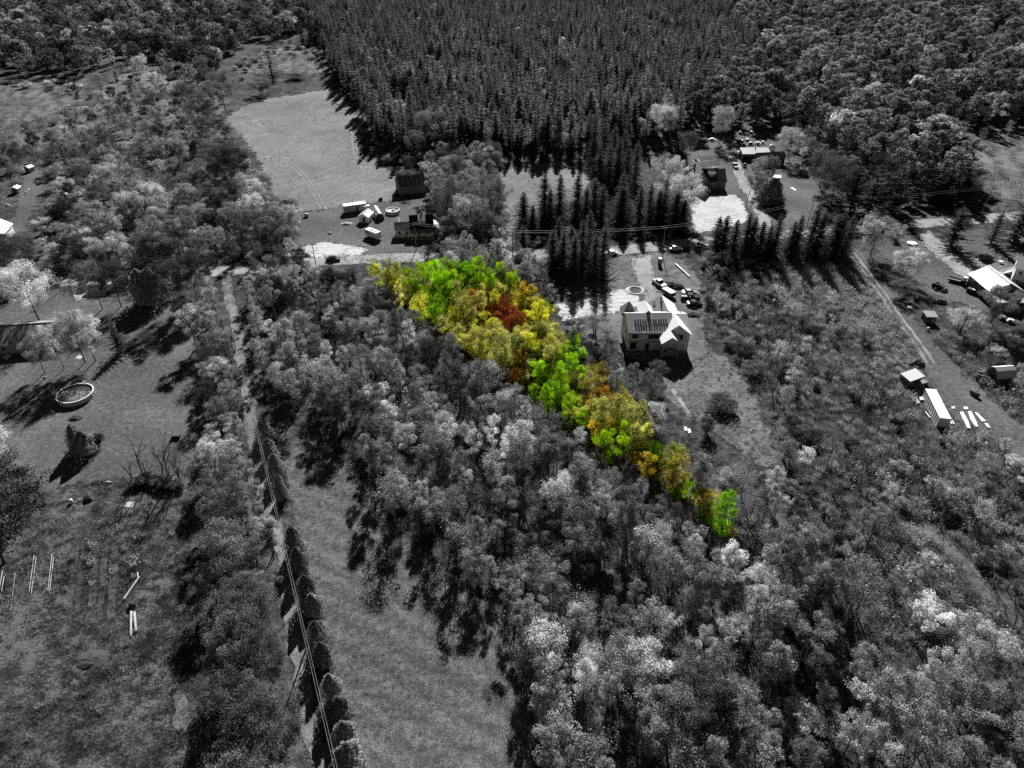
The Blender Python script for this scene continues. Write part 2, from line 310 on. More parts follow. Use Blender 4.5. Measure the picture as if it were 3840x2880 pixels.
patch('gravel_yard', [(2120, 560), (2230, 545), (2260, 600), (2190, 620), (2150, 590)], 'g_dirt', 0.4)
ribbon('grass_lane', [(1990, 1130), (2050, 1180), (2110, 1250), (2170, 1310), (2260, 1400)], 3.6, 'g_meadow', 0.5)
ribbon('grass_lane', [(1450, 840), (1475, 870), (1490, 900)], 1.2, 'g_gravel', 0.1)
LOT = [A(783, 580), A(1088, 572), A(1637, 1190)]
patch('lot_ground', [(800, 590), (1088, 582), (1620, 1180)], 'g_tan', 0.6, keep=False)
patch('scrubland', [(-60, 300), (185, 225), (300, 130), (480, 190), (487, 255), (530, 320), (565, 400), (600, 450), (645, 480), (640, 560), (480, 575), (150, 596), (95, 570), (98, 440), (120, 380), (40, 360)], 'g_meadow', 2, keep=False)
patch('scrubland', [(1500, 570), (1620, 550), (1830, 560), (2000, 790), (1960, 835), (1975, 930), (2080, 945), (2260, 1010), (2260, 1420), (1900, 1340), (1760, 1200), (1700, 1110), (1690, 1010), (1660, 900), (1600, 790), (1540, 740)], 'g_meadow', 1.5, keep=False)
# roads
ROAD = [(-120, 668), (0, 632), (140, 606), (300, 592), (490, 586), (600, 574), (715, 563), (900, 556), (1100, 552), (1330, 542), (1500, 523), (1700, 506), (1900, 489), (2130, 473), (2300, 455)]
ribbon('gravel_road', ROAD, 7.0, 'g_gravel', 0.3)
DRIVE = [(492, 588), (490, 603), (493, 646), (510, 686), (512, 726), (520, 770), (523, 806), (533, 843), (540, 886), (547, 946), (553, 980), (573, 1026), (580, 1073), (587, 1103), (610, 1173), (623, 1293), (648, 1440), (668, 1566), (688, 1656), (712, 1790)]
ribbon('gravel_drive', DRIVE, 2.6, 'g_drive', 0.3)
ribbon('farm_drive', [(1655, 508), (1650, 468), (1625, 425), (1605, 395), (1592, 365), (1585, 340), (1560, 318)], 4.2, 'g_gravel', 0.35)
patch('site_driveway', [(1362, 560), (1405, 553), (1412, 600), (1425, 640), (1420, 680), (1390, 690), (1392, 640), (1375, 600)], 'g_gravel', 0.3)
ribbon('driveway', [(185, 645), (170, 612), (168, 600)], 5, 'g_gravel', 0.2)
for d in (-0.9, 0.9):
    P = [(1838, 545), (1880, 600), (1915, 648), (1950, 700), (1985, 745), (2010, 785)]
    ribbon('wheel_track', [A(u, v) + Vector((d, 0, 0)) for u, v in P], 0.75, 'g_track', 0.15, world=True, keep=False)
    P = [(535, 245), (565, 275), (600, 325), (622, 350), (650, 372), (672, 405), (690, 435), (700, 452)]
    ribbon('wheel_track', [A(u, v) + Vector((d, 0, 0)) for u, v in P], 0.75, 'g_track', 0.2, world=True, keep=False)
    P = [(757, 250), (764, 290), (768, 330), (790, 372), (815, 390)]
    ribbon('wheel_track', [A(u, v) + Vector((d, 0, 0)) for u, v in P], 0.75, 'g_track', 0.2, world=True, keep=False)
patch('sand_patch', [(652, 545), (662, 530), (700, 524), (760, 530), (790, 538), (785, 550), (735, 553), (690, 558)], 'g_sand', 0.5)
patch('sand_pad', [(1488, 428), (1510, 422), (1590, 421), (1602, 430), (1612, 455), (1618, 478), (1590, 488), (1530, 500), (1500, 505)], 'g_sand', 0.35)
patch('sand_pad', [(1200, 660), (1290, 640), (1340, 625), (1380, 638), (1386, 662), (1340, 672), (1270, 685), (1215, 692)], 'g_sand', 0.4)
patch('vegetable_bed', [(1508, 338), (1545, 334), (1550, 343), (1510, 347)], 'g_soil', 0.2)
patch('vegetable_bed', [(1512, 352), (1550, 346), (1556, 356), (1515, 361)], 'g_soil', 0.2)
patch('tilled_plot', [(225, 1058), (236, 1030), (246, 1032), (244, 1052)], 'g_soil', 0.1)
EXCL2 = list(EXCL)
# ---------------------------------------------------------------- vegetation: prototypes
class Cards:
    """many leaf-sized faces"""
    def __init__(s, seed): s.r = np.random.default_rng(seed); s.V = []; s.S = []
    def spray(s, c, rad3, n, size, shade=1.0, up=0.5, aspect=0.62, shell=0.45):
        r = s.r; d = r.normal(size=(n, 3)); d /= np.linalg.norm(d, axis=1)[:, None]
        k = (shell + (1 - shell) * r.random(n) ** 0.6)[:, None]
        P = np.array(c)[None] + d * k * np.array(rad3)[None]
        nrm = d * 0.75 + r.normal(size=(n, 3)) * 0.5 + np.array([0, 0, up])[None]; nrm /= np.linalg.norm(nrm, axis=1)[:, None]
        s.put(P, nrm, size * (0.6 + 0.8 * r.random(n)), aspect, shade * (0.86 + 0.28 * r.random(n)))
    def put(s, P, nrm, size, aspect, shade, axis=None):
        r = s.r; n = len(P)
        a = r.normal(size=(n, 3)) if axis is None else axis
        a = a - nrm * (a * nrm).sum(1)[:, None]; a /= np.linalg.norm(a, axis=1)[:, None] + 1e-9
        b = np.cross(nrm, a); L = (np.asarray(size) * np.ones(n))[:, None] * 0.5; Wd = L * aspect
        q4 = np.stack([P - a * L, P + b * Wd - a * L * 0.1, P + a * L, P - b * Wd + a * L * 0.1], 1)
        s.V.append(q4.reshape(-1, 3)); s.S.append(np.repeat(shade * np.ones(n), 4))
    def arrays(s): return np.concatenate(s.V), np.concatenate(s.S)
    def mesh(s, name, mat, trunk=None, tmat=None):
        V, S = s.arrays(); nq = len(V) // 4
        tv = np.array(trunk.v) if trunk else np.zeros((0, 3)); tf = trunk.f if trunk else []
        me = bpy.data.meshes.new(name); off = len(V)
        me.from_pydata(np.concatenate([V, tv]).tolist(), [], np.arange(nq * 4).reshape(-1, 4).tolist() + [tuple(i + off for i in f) for f in tf])
        me.materials.append(M[mat])
        if trunk:
            me.materials.append(M[tmat]); me.polygons.foreach_set('material_index', [0] * nq + [1] * len(tf))
        at = me.attributes.new('shade', 'FLOAT', 'POINT'); at.data.foreach_set('value', np.concatenate([S, np.ones(len(tv))]).astype(np.float32))
        me.update(); return me
def broadleaf(seed, H, R, base=0.3, nleaf=2400, leaf=0.30, limbs=12, clump=0.8, lean=0.25, up=1.0, stems=1, thin=1.0):
    """trunk with rising limbs; sprays of leaves gathered round the limb ends"""
    r = random.Random(seed); C = Cards(seed); T = MB(); ends = []
    for st in range(stems):
        ox, oy = (r.uniform(-.4, .4) * R * .35, r.uniform(-.4, .4) * R * .35) if stems > 1 else (0, 0)
        lx, ly = r.uniform(-lean, lean) * R + ox * 1.6, r.uniform(-lean, lean) * R + oy * 1.6
        h = H * (r.uniform(0.7, 0.95) if stems > 1 else 0.9)
        ax = [Vector((ox + lx * t * t, oy + ly * t * t, h * t)) + Vector((r.gauss(0, .02) * H * t, r.gauss(0, .02) * H * t, 0)) for t in (0, .2, .4, .6, .8, 1)]
        r0 = H * 0.011 + 0.03
        T.tube([ax[0] - Vector((0, 0, .4))] + ax[1:], [r0 * thin * x for x in (1.15, .9, .75, .55, .35, .12)], 5)
        nl = max(3, limbs // stems)
        for k in range(nl):
            t = base + (1 - base) * ((k + r.random()) / nl) * 0.95; i = min(4, int(t * 5)); p = ax[i].lerp(ax[i + 1], t * 5 - i)
            s = (t - base) / (1 - base); prof = (0.55 + 0.9 * s) if s < .45 else (1.15 - 0.85 * ((s - .45) / .55))
            a = k * 2.4 + r.uniform(-.5, .5); L = R * max(.25, prof) * r.uniform(.75, 1.15)
            e = p + Vector((math.cos(a) * L, math.sin(a) * L, L * up * r.uniform(.35, .9)))
            mid = p.lerp(e, .5) + Vector((0, 0, -.08 * L))
            T.tube([p, mid, e], [r0 * .38 * thin, r0 * .25 * thin, r0 * .08 * thin], 3, False)
            ends += [(e, 1.0), (mid.lerp(e, .4), .9)]
            for j in range(2):
                b2 = a + r.choice((-1, 1)) * r.uniform(.5, 1.1); l2 = L * r.uniform(.3, .6); e2 = mid + Vector((math.cos(b2) * l2, math.sin(b2) * l2, l2 * r.uniform(.4, 1.1)))
                T.tube([mid, e2], [r0 * .2 * thin, r0 * .06 * thin], 3, False); ends.append((e2, .8))
        ends.append((ax[-1], 1.0)); ends.append((ax[4], .9))
    n1 = max(6, int(nleaf / len(ends)))
    for e, k in ends:
        cr = clump * k * r.uniform(.65, 1.25); sh = r.choice((.55, .8, 1.0, 1.15, 1.35))
        C.spray(e, (cr, cr, cr * .85), int(n1 * r.uniform(.6, 1.4)), leaf, sh)
    return C, T
def shrub(seed, H, R, nleaf=900, leaf=0.26):
    r = random.Random(seed); C = Cards(seed); T = MB(); n = 12
    for k in range(n):
        a = k * 2.4 + r.uniform(-.4, .4); d = R * math.sqrt(r.random()) * .8; h = H * (1 - .5 * (d / R) ** 2) * r.uniform(.75, 1.0)
        e = Vector((math.cos(a) * d, math.sin(a) * d, h * .78))
        T.tube([(math.cos(a) * .12, math.sin(a) * .12, -.2), e * .55 + Vector((0, 0, .1)), e], [.05, .035, .012], 3, False)
        cr = R * r.uniform(.3, .45)
        C.spray(e, (cr, cr, cr * .8), nleaf // n, leaf, r.choice((.6, .85, 1.0, 1.2)))
        C.spray(e * .55, (cr, cr, cr * .7), nleaf // (3 * n), leaf, .8)
    return C, T
def conifer(seed, H, R, base=0.06, tiers=24, per=7, droop=-.25, card=0.9, power=0.85, sparse=0.0, dead=0):
    """straight stem, whorls of branches, needle sprays along each branch"""
    r = random.Random(seed); g = np.random.default_rng(seed); C = Cards(seed); T = MB()
    T.tube([(0, 0, -.4), (0, 0, H * .5), (0, 0, H * .98)], [H * .011 + .04, H * .008 + .02, .02], 5)
    for k in range(tiers):
        t = (k + r.random() * .6) / tiers; z = H * (base + (1 - base) * t); L0 = R * (1 - t) ** power + .12
        if t < .12: L0 *= .75
        for j in range(per):
            if r.random() < sparse: continue
            a = j * 2 * math.pi / per + k * 1.3 + r.uniform(-.3, .3); L = L0 * r.uniform(.55, 1.25); dz = droop * L + (t ** 2) * L * .6
            d = np.array([math.cos(a) * L, math.sin(a) * L, dz]); sh = r.choice((.6, .85, 1.0, 1.25))
            m = max(2, int(2.2 * L / card) + 1); ts = (np.arange(m) + .6) / m
            P = np.array([0, 0, z])[None] + d[None] * ts[:, None]; P[:, 2] -= .12 * L * ts ** 2 * (1 if droop < 0 else -1)
            side = np.array([-math.sin(a), math.cos(a), 0])
            for sgn in (-1, 1):
                ax = d / L * .75 + side * sgn * .65; nr = np.tile([0, 0, 1.0], (m, 1)) + g.normal(size=(m, 3)) * .45
                nr /= np.linalg.norm(nr, axis=1)[:, None]
                C.put(P + side * sgn * card * .22, nr, card * (1.05 - .45 * ts) * g.uniform(.75, 1.25, m), .42, sh * g.uniform(.8, 1.2, m), np.tile(ax, (m, 1)) + g.normal(size=(m, 3)) * .15)
    for k in range(dead):
        a = r.uniform(0, 6.28); z = H * r.uniform(.15, base); L = R * r.uniform(.3, .7); T.tube([(0, 0, z), (math.cos(a) * L, math.sin(a) * L, z - .1 * L)], [.04, .01], 3, False)
    C.put(np.array([[0, 0, H]]), np.array([[1.0, 0, 0]]), .8, .3, 1.0, np.array([[0, 0, 1.0]]))
    return C, T
def cedar(seed, H, R, n=4200):
    g = np.random.default_rng(seed); C = Cards(seed); T = MB(); T.tube([(0, 0, -.3), (0, 0, H * .9)], [.1, .02], 5)
    t = g.random(n) ** 0.85; prof = np.minimum(1.0, (t + .06) / .2) * (1 - t ** 1.9) ** .75
    a = g.uniform(0, 6.283, n); lob = 1 + .22 * np.sin(3 * a + 6 * t + seed) + .1 * np.sin(7 * a - 9 * t)
    rr = R * prof * lob * g.uniform(.62, 1.16, n); P = np.stack([np.cos(a) * rr, np.sin(a) * rr, t * H], 1)
    nr = np.stack([np.cos(a), np.sin(a), np.full(n, .25)], 1) + g.normal(size=(n, 3)) * .4; nr /= np.linalg.norm(nr, axis=1)[:, None]
    C.put(P, nr, .27 * g.uniform(.7, 1.4, n), .55, g.uniform(.5, 1.4, n), np.tile([0, 0, 1.0], (n, 1)) + g.normal(size=(n, 3)) * .4)
    return C, T
def bare(seed, H, stems=1, spread=.55):
    r = random.Random(seed); T = MB()
    def br(p, d, L, w, dep):
        m = p + d * L * .5 + Vector((r.gauss(0, .04), r.gauss(0, .04), 0)) * L; e = p + d * L + Vector((r.gauss(0, .06), r.gauss(0, .06), .02)) * L
        T.tube([p, m, e], [w, w * .8, w * .5], 4 if dep < 2 else 3, False)
        if dep >= 3: return
        for k in range(5 if dep == 0 else 4):
            t = r.uniform(.35, 1); b = (m.lerp(e, (t - .5) * 2) if t > .5 else p.lerp(m, t * 2)); a = r.uniform(0, 6.28)
            nd = (d + Vector((math.cos(a), math.sin(a), r.uniform(0, .5))) * spread * r.uniform(.6, 1.2)).normalized()
            br(b, nd, L * r.uniform(.4, .65), w * .42, dep + 1)
    for s in range(stems):
        a = r.uniform(0, 6.28); k = .12 if stems == 1 else .3
        br(Vector((math.cos(a) * .3 * (stems > 1), math.sin(a) * .3 * (stems > 1), -.3)), Vector((math.cos(a) * k, math.sin(a) * k, 1)).normalized(), H * r.uniform(.5, .62), H * .009 + .025, 0)
    return T
def tuft(seed, H, R, n, wide=.05):
    g = np.random.default_rng(seed); C = Cards(seed); a = g.uniform(0, 6.283, n); d = R * np.sqrt(g.random(n)); h = H * g.uniform(.4, 1.1, n)
    P = np.stack([np.cos(a) * d, np.sin(a) * d, h * .5], 1); nr = g.normal(size=(n, 3)) * np.array([1, 1, .25]); nr /= np.linalg.norm(nr, axis=1)[:, None]
    C.put(P, nr, h, wide, g.uniform(.5, 1.4, n), np.tile([0, 0, 1.0], (n, 1)) + g.normal(size=(n, 3)) * .3)
    k = n // 2; P2 = P[:k] + np.array([0, 0, 1])[None] * h[:k, None] * .4; n2 = g.normal(size=(k, 3)) + np.array([0, 0, .5]); n2 /= np.linalg.norm(n2, axis=1)[:, None]
    C.put(P2, n2, .3 * g.uniform(.6, 1.5, k), .6, g.uniform(.6, 1.5, k)); return C
# shape -> list of (cards, trunk builder, nominal height, nominal crown radius)
SH = {}
SH['slim'] = [(*broadleaf(100 + i, 11, 1.8, .32, 6000, .175, 11, .8, up=1.6), 11, 2.2) for i in range(5)]
SH['round'] = [(*broadleaf(120 + i, 10, 3.2, .28, 9000, .19, 16, 1.05, up=.9), 10, 3.8) for i in range(4)]
SH['thin'] = [(*broadleaf(140 + i, 10, 2.2, .28, 2500, .19, 15, .9, up=1.2), 10, 2.6) for i in range(4)]
SH['big'] = [(*broadleaf(160 + i, 14, 5.2, .28, 15000, .24, 26, 1.35, up=.75), 14, 5.8) for i in range(3)]
SH['multi'] = [(*broadleaf(180 + i, 7, 2.6, .25, 4200, .18, 16, .8, up=1.0, stems=4), 7, 3.0) for i in range(3)]
SH['fan'] = [(*broadleaf(190 + i, 11, 3.0, .42, 5200, .18, 12, .75, lean=.7, up=1.2, stems=2), 11, 3.0) for i in range(3)]
SH['column'] = [(*broadleaf(195 + i, 12, 1.3, .2, 4800, .175, 16, .7, lean=.5, up=1.8), 12, 1.6) for i in range(3)]
SH['shrub'] = [(*shrub(200 + i, 3.2, 1.9, 3000, .18), 3.2, 2.1) for i in range(4)]
SH['poplar'] = [(*broadleaf(220 + i, 14, 2.3, .22, 1500, .55, 11, 1.0, up=1.7), 14, 2.5) for i in range(4)]
SH['farround'] = [(*broadleaf(240 + i, 11, 3.4, .22, 1500, .62, 15, 1.25, up=.8), 11, 4.0) for i in range(4)]
SH['spruce'] = [(*conifer(260 + i, 17, 5.6 + .6 * (i % 3), .03, 26, 11, -.20, .8, .8, .14), 17, 3.4) for i in range(4)]
SH['whitepine'] = [(*conifer(280 + i, 15, 4.4, .08, 18, 7, .10, .85, .65, .2), 15, 3.6) for i in range(3)]
SH['pine'] = [(*conifer(300 + i, 18, 2.5 + .35 * (i % 3), .32 + .05 * (i % 2), 15, 7, .10 - .08 * (i % 3), .95, .8, .12, dead=10), 18, 1.9) for i in range(5)]
SH['cedar'] = [(*cedar(320 + i, 6, 1.2 + .1 * i), 6, 1.4) for i in range(6)]
BARE = [(bare(340 + i, 9, 1 if i < 3 else 3), 9) for i in range(6)]
BARK = dict(slim='bark', round='bark', thin='bark_pale', big='bark', multi='bark', fan='bark_pale', column='bark', shrub='bark', poplar='bark', farround='bark', spruce='bark_dark', whitepine='bark_dark', pine='bark_dark', cedar='bark_dark')
_cm = {}
def crown_mesh(shape, i, tone):
    k = (shape, i, tone)
    if k not in _cm: _cm[k] = SH[shape][i][0].mesh('crown', 'leaf_' + tone) if not any(a[:2] == k[:2] for a in _cm) else None
    if _cm[k] is None:
        src = next(v for a, v in _cm.items() if a[:2] == k[:2] and v); me = src.copy(); me.materials[0] = M['leaf_' + tone]; _cm[k] = me
    return _cm[k]
_tm = {}
def trunk_mesh(shape, i, bark=None):
    k = (shape, i, bark)
    if k not in _tm: _tm[k] = SH[shape][i][1].mesh('trunk', [M[bark or BARK[shape]]])
    return _tm[k]
def tree(name, label, shape, loc, H, tone, group=None, cat='tree', wide=None, i=None, r=RND, bark=None):
    i = r.randrange(len(SH[shape])) if i is None else i
    k = H / SH[shape][i][2]; kw = k if wide is None else wide / SH[shape][i][3]
    o = thing(name, label, cat, (loc[0], loc[1], 0), r.uniform(0, 6.28), group); o.scale = (kw, kw, k)
    link('trunk', trunk_mesh(shape, i, bark), o); link('crown', crown_mesh(shape, i, tone), o); return o
_bm = {}
def bare_tree(label, loc, H, group=None, i=None, mat='bark_pale', r=RND, cat='tree'):
    i = r.randrange(len(BARE)) if i is None else i; k = H / 9
    if (i, mat) not in _bm: _bm[(i, mat)] = BARE[i][0].mesh('bare_tree', [M[mat]])
    o = link('bare_tree', _bm[(i, mat)]); o.location = (loc[0], loc[1], 0); o.scale = (k, k, k); o.rotation_euler = (0, 0, r.uniform(0, 6.28)); return tag(o, label, cat, group)
def scatter_stuff(name, sources, pts):
    """one object of kind stuff: sources (meshes) set out at pts = [(x, y, scale_xy, scale_z, turn, index)]"""
    me = bpy.data.meshes.new(name); me.from_pydata([(p[0], p[1], 0) for p in pts], [], [])
    a = me.attributes.new('size', 'FLOAT_VECTOR', 'POINT'); a.data.foreach_set('vector', np.array([(p[2], p[2], p[3]) for p in pts], np.float32).ravel())
    a = me.attributes.new('turn', 'FLOAT_VECTOR', 'POINT'); a.data.foreach_set('vector', np.array([(0, 0, p[4]) for p in pts], np.float32).ravel())
    a = me.attributes.new('pick', 'INT', 'POINT'); a.data.foreach_set('value', np.array([p[5] for p in pts], np.int32))
    o = stuff(link(name, me)); ng = bpy.data.node_groups.new(name, 'GeometryNodeTree')
    ng.interface.new_socket('Geometry', in_out='INPUT', socket_type='NodeSocketGeometry'); ng.interface.new_socket('Geometry', in_out='OUTPUT', socket_type='NodeSocketGeometry')
    gi = ng.nodes.new('NodeGroupInput'); go = ng.nodes.new('NodeGroupOutput'); jn = ng.nodes.new('GeometryNodeJoinGeometry')
    for s in reversed(sources):
        so_ = bpy.data.objects.new(name + '_model', s); oi = ng.nodes.new('GeometryNodeObjectInfo'); oi.inputs['Object'].default_value = so_; oi.inputs['As Instance'].default_value = False
        g2 = ng.nodes.new('GeometryNodeGeometryToInstance'); ng.links.new(oi.outputs['Geometry'], g2.inputs[0]); ng.links.new(g2.outputs[0], jn.inputs[0])
    ip = ng.nodes.new('GeometryNodeInstanceOnPoints'); ip.inputs['Pick Instance'].default_value = True
    ng.links.new(gi.outputs[0], ip.inputs['Points']); ng.links.new(jn.outputs[0], ip.inputs['Instance'])
    def attr(nm, typ, sock):
        x = ng.nodes.new('GeometryNodeInputNamedAttribute'); x.data_type = typ; x.inputs['Name'].default_value = nm; return x.outputs['Attribute']
    ng.links.new(attr('pick', 'INT', 0), ip.inputs['Instance Index']); ng.links.new(attr('size', 'FLOAT_VECTOR', 0), ip.inputs['Scale'])
    e2 = ng.nodes.new('FunctionNodeEulerToRotation'); ng.links.new(attr('turn', 'FLOAT_VECTOR', 0), e2.inputs[0]); ng.links.new(e2.outputs[0], ip.inputs['Rotation'])
    ng.links.new(ip.outputs[0], go.inputs[0]); md = o.modifiers.new('scatter', 'NODES'); md.node_group = ng; return o
def whole(shape, i, tone):
    return SH[shape][i][0].mesh('tree', 'leaf_' + tone, SH[shape][i][1], BARK[shape])
# ---------------------------------------------------------------- planting
def clear_of(polys, x, y): return not any(inside((x, y), p) for p in polys)
# views the photograph keeps open (survey units): nothing that was not seen there may stand in front of them
PROT = [[(1340, 640), (1490, 630), (1512, 700), (1500, 775), (1345, 775)], [(1200, 640), (1370, 600), (1400, 690), (1215, 695)], [(1350, 555), (1500, 560), (1512, 690), (1400, 690)],
        [(120, 830), (208, 830), (208, 890), (120, 890)], [(1940, 790), (2110, 790), (2140, 925), (1975, 925)], [(2140, 780), (2212, 780), (2212, 835), (2140, 835)],
        [(660, 440), (945, 420), (945, 545), (790, 560), (660, 560)], [(500, 240), (730, 195), (790, 300), (858, 400), (735, 445), (640, 440), (570, 400)], [(855, 375), (925, 375), (925, 430), (855, 430)],
        [(1490, 360), (1565, 360), (1620, 490), (1500, 505)], [(1500, 300), (1700, 290), (1760, 430), (1740, 480), (1650, 470), (1580, 360)], [(1080, 360), (1270, 365), (1220, 420), (1120, 440), (1100, 500)],
        [(2090, 545), (2212, 540), (2212, 660), (2100, 620)], [(2005, 605), (2120, 600), (2110, 640), (2010, 640)], [(2150, 295), (2210, 300), (2212, 410), (2130, 390)], [(1960, 500), (2090, 500), (2110, 560), (1990, 590)],
        [(690, 553), (760, 553), (760, 573), (690, 573)], [(1436, 525), (1480, 525), (1480, 550), (1436, 550)], [(2030, 462), (2170, 462), (2150, 482), (2030, 490)], [(1985, 668), (2025, 668), (2025, 700), (1985, 700)],
        [(20, 375), (90, 360), (90, 440), (25, 470)], [(1445, 840), (1640, 830), (1660, 960), (1500, 905)], [(478, 588), (515, 588), (520, 650), (528, 720), (538, 800), (556, 900), (570, 980), (600, 1070), (588, 1080), (548, 985), (530, 900), (510, 800), (498, 700), (480, 640)], [(585, 1010), (600, 1010), (625, 1200), (612, 1200)],
        [(2000, 1125), (2030, 1130), (2180, 1295), (2212, 1345), (2212, 1385), (2140, 1310)], [(505, 190), (600, 120), (700, 135), (720, 185), (560, 210)], [(0, 195), (120, 195), (160, 215), (80, 260), (0, 275)], [(1870, 620), (1895, 610), (2010, 770), (1985, 780)], [(920, 1290), (930, 1290), (930, 1300), (920, 1300)]]
def covers(x, y, H, R):
    for t, s in ((.05, 0), (.4, 0), (.7, -.6), (.7, .6), (.95, 0)):
        p = proj((x + R * s, y, H * t))
        if any(inside(p, k) for k in PROT): return True
    return False
def fill(poly, gap, r, world=False):
    P = [(p.x, p.y) for p in (poly if world else W(poly))]; x0 = min(p[0] for p in P); x1 = max(p[0] for p in P); y0 = min(p[1] for p in P); y1 = max(p[1] for p in P)
    out = []; ny = int((y1 - y0) / gap) + 1; nx = int((x1 - x0) / gap) + 1
    for j in range(ny):
        for i in range(nx):
            x = x0 + (i + .5 * (j % 2) + r.uniform(-.55, .55)) * gap; y = y0 + (j + r.uniform(-.55, .55)) * gap
            if y > 1150 or abs(x) > .74 * y + 60: continue
            if inside((x, y), P): out.append((x, y))
    return out
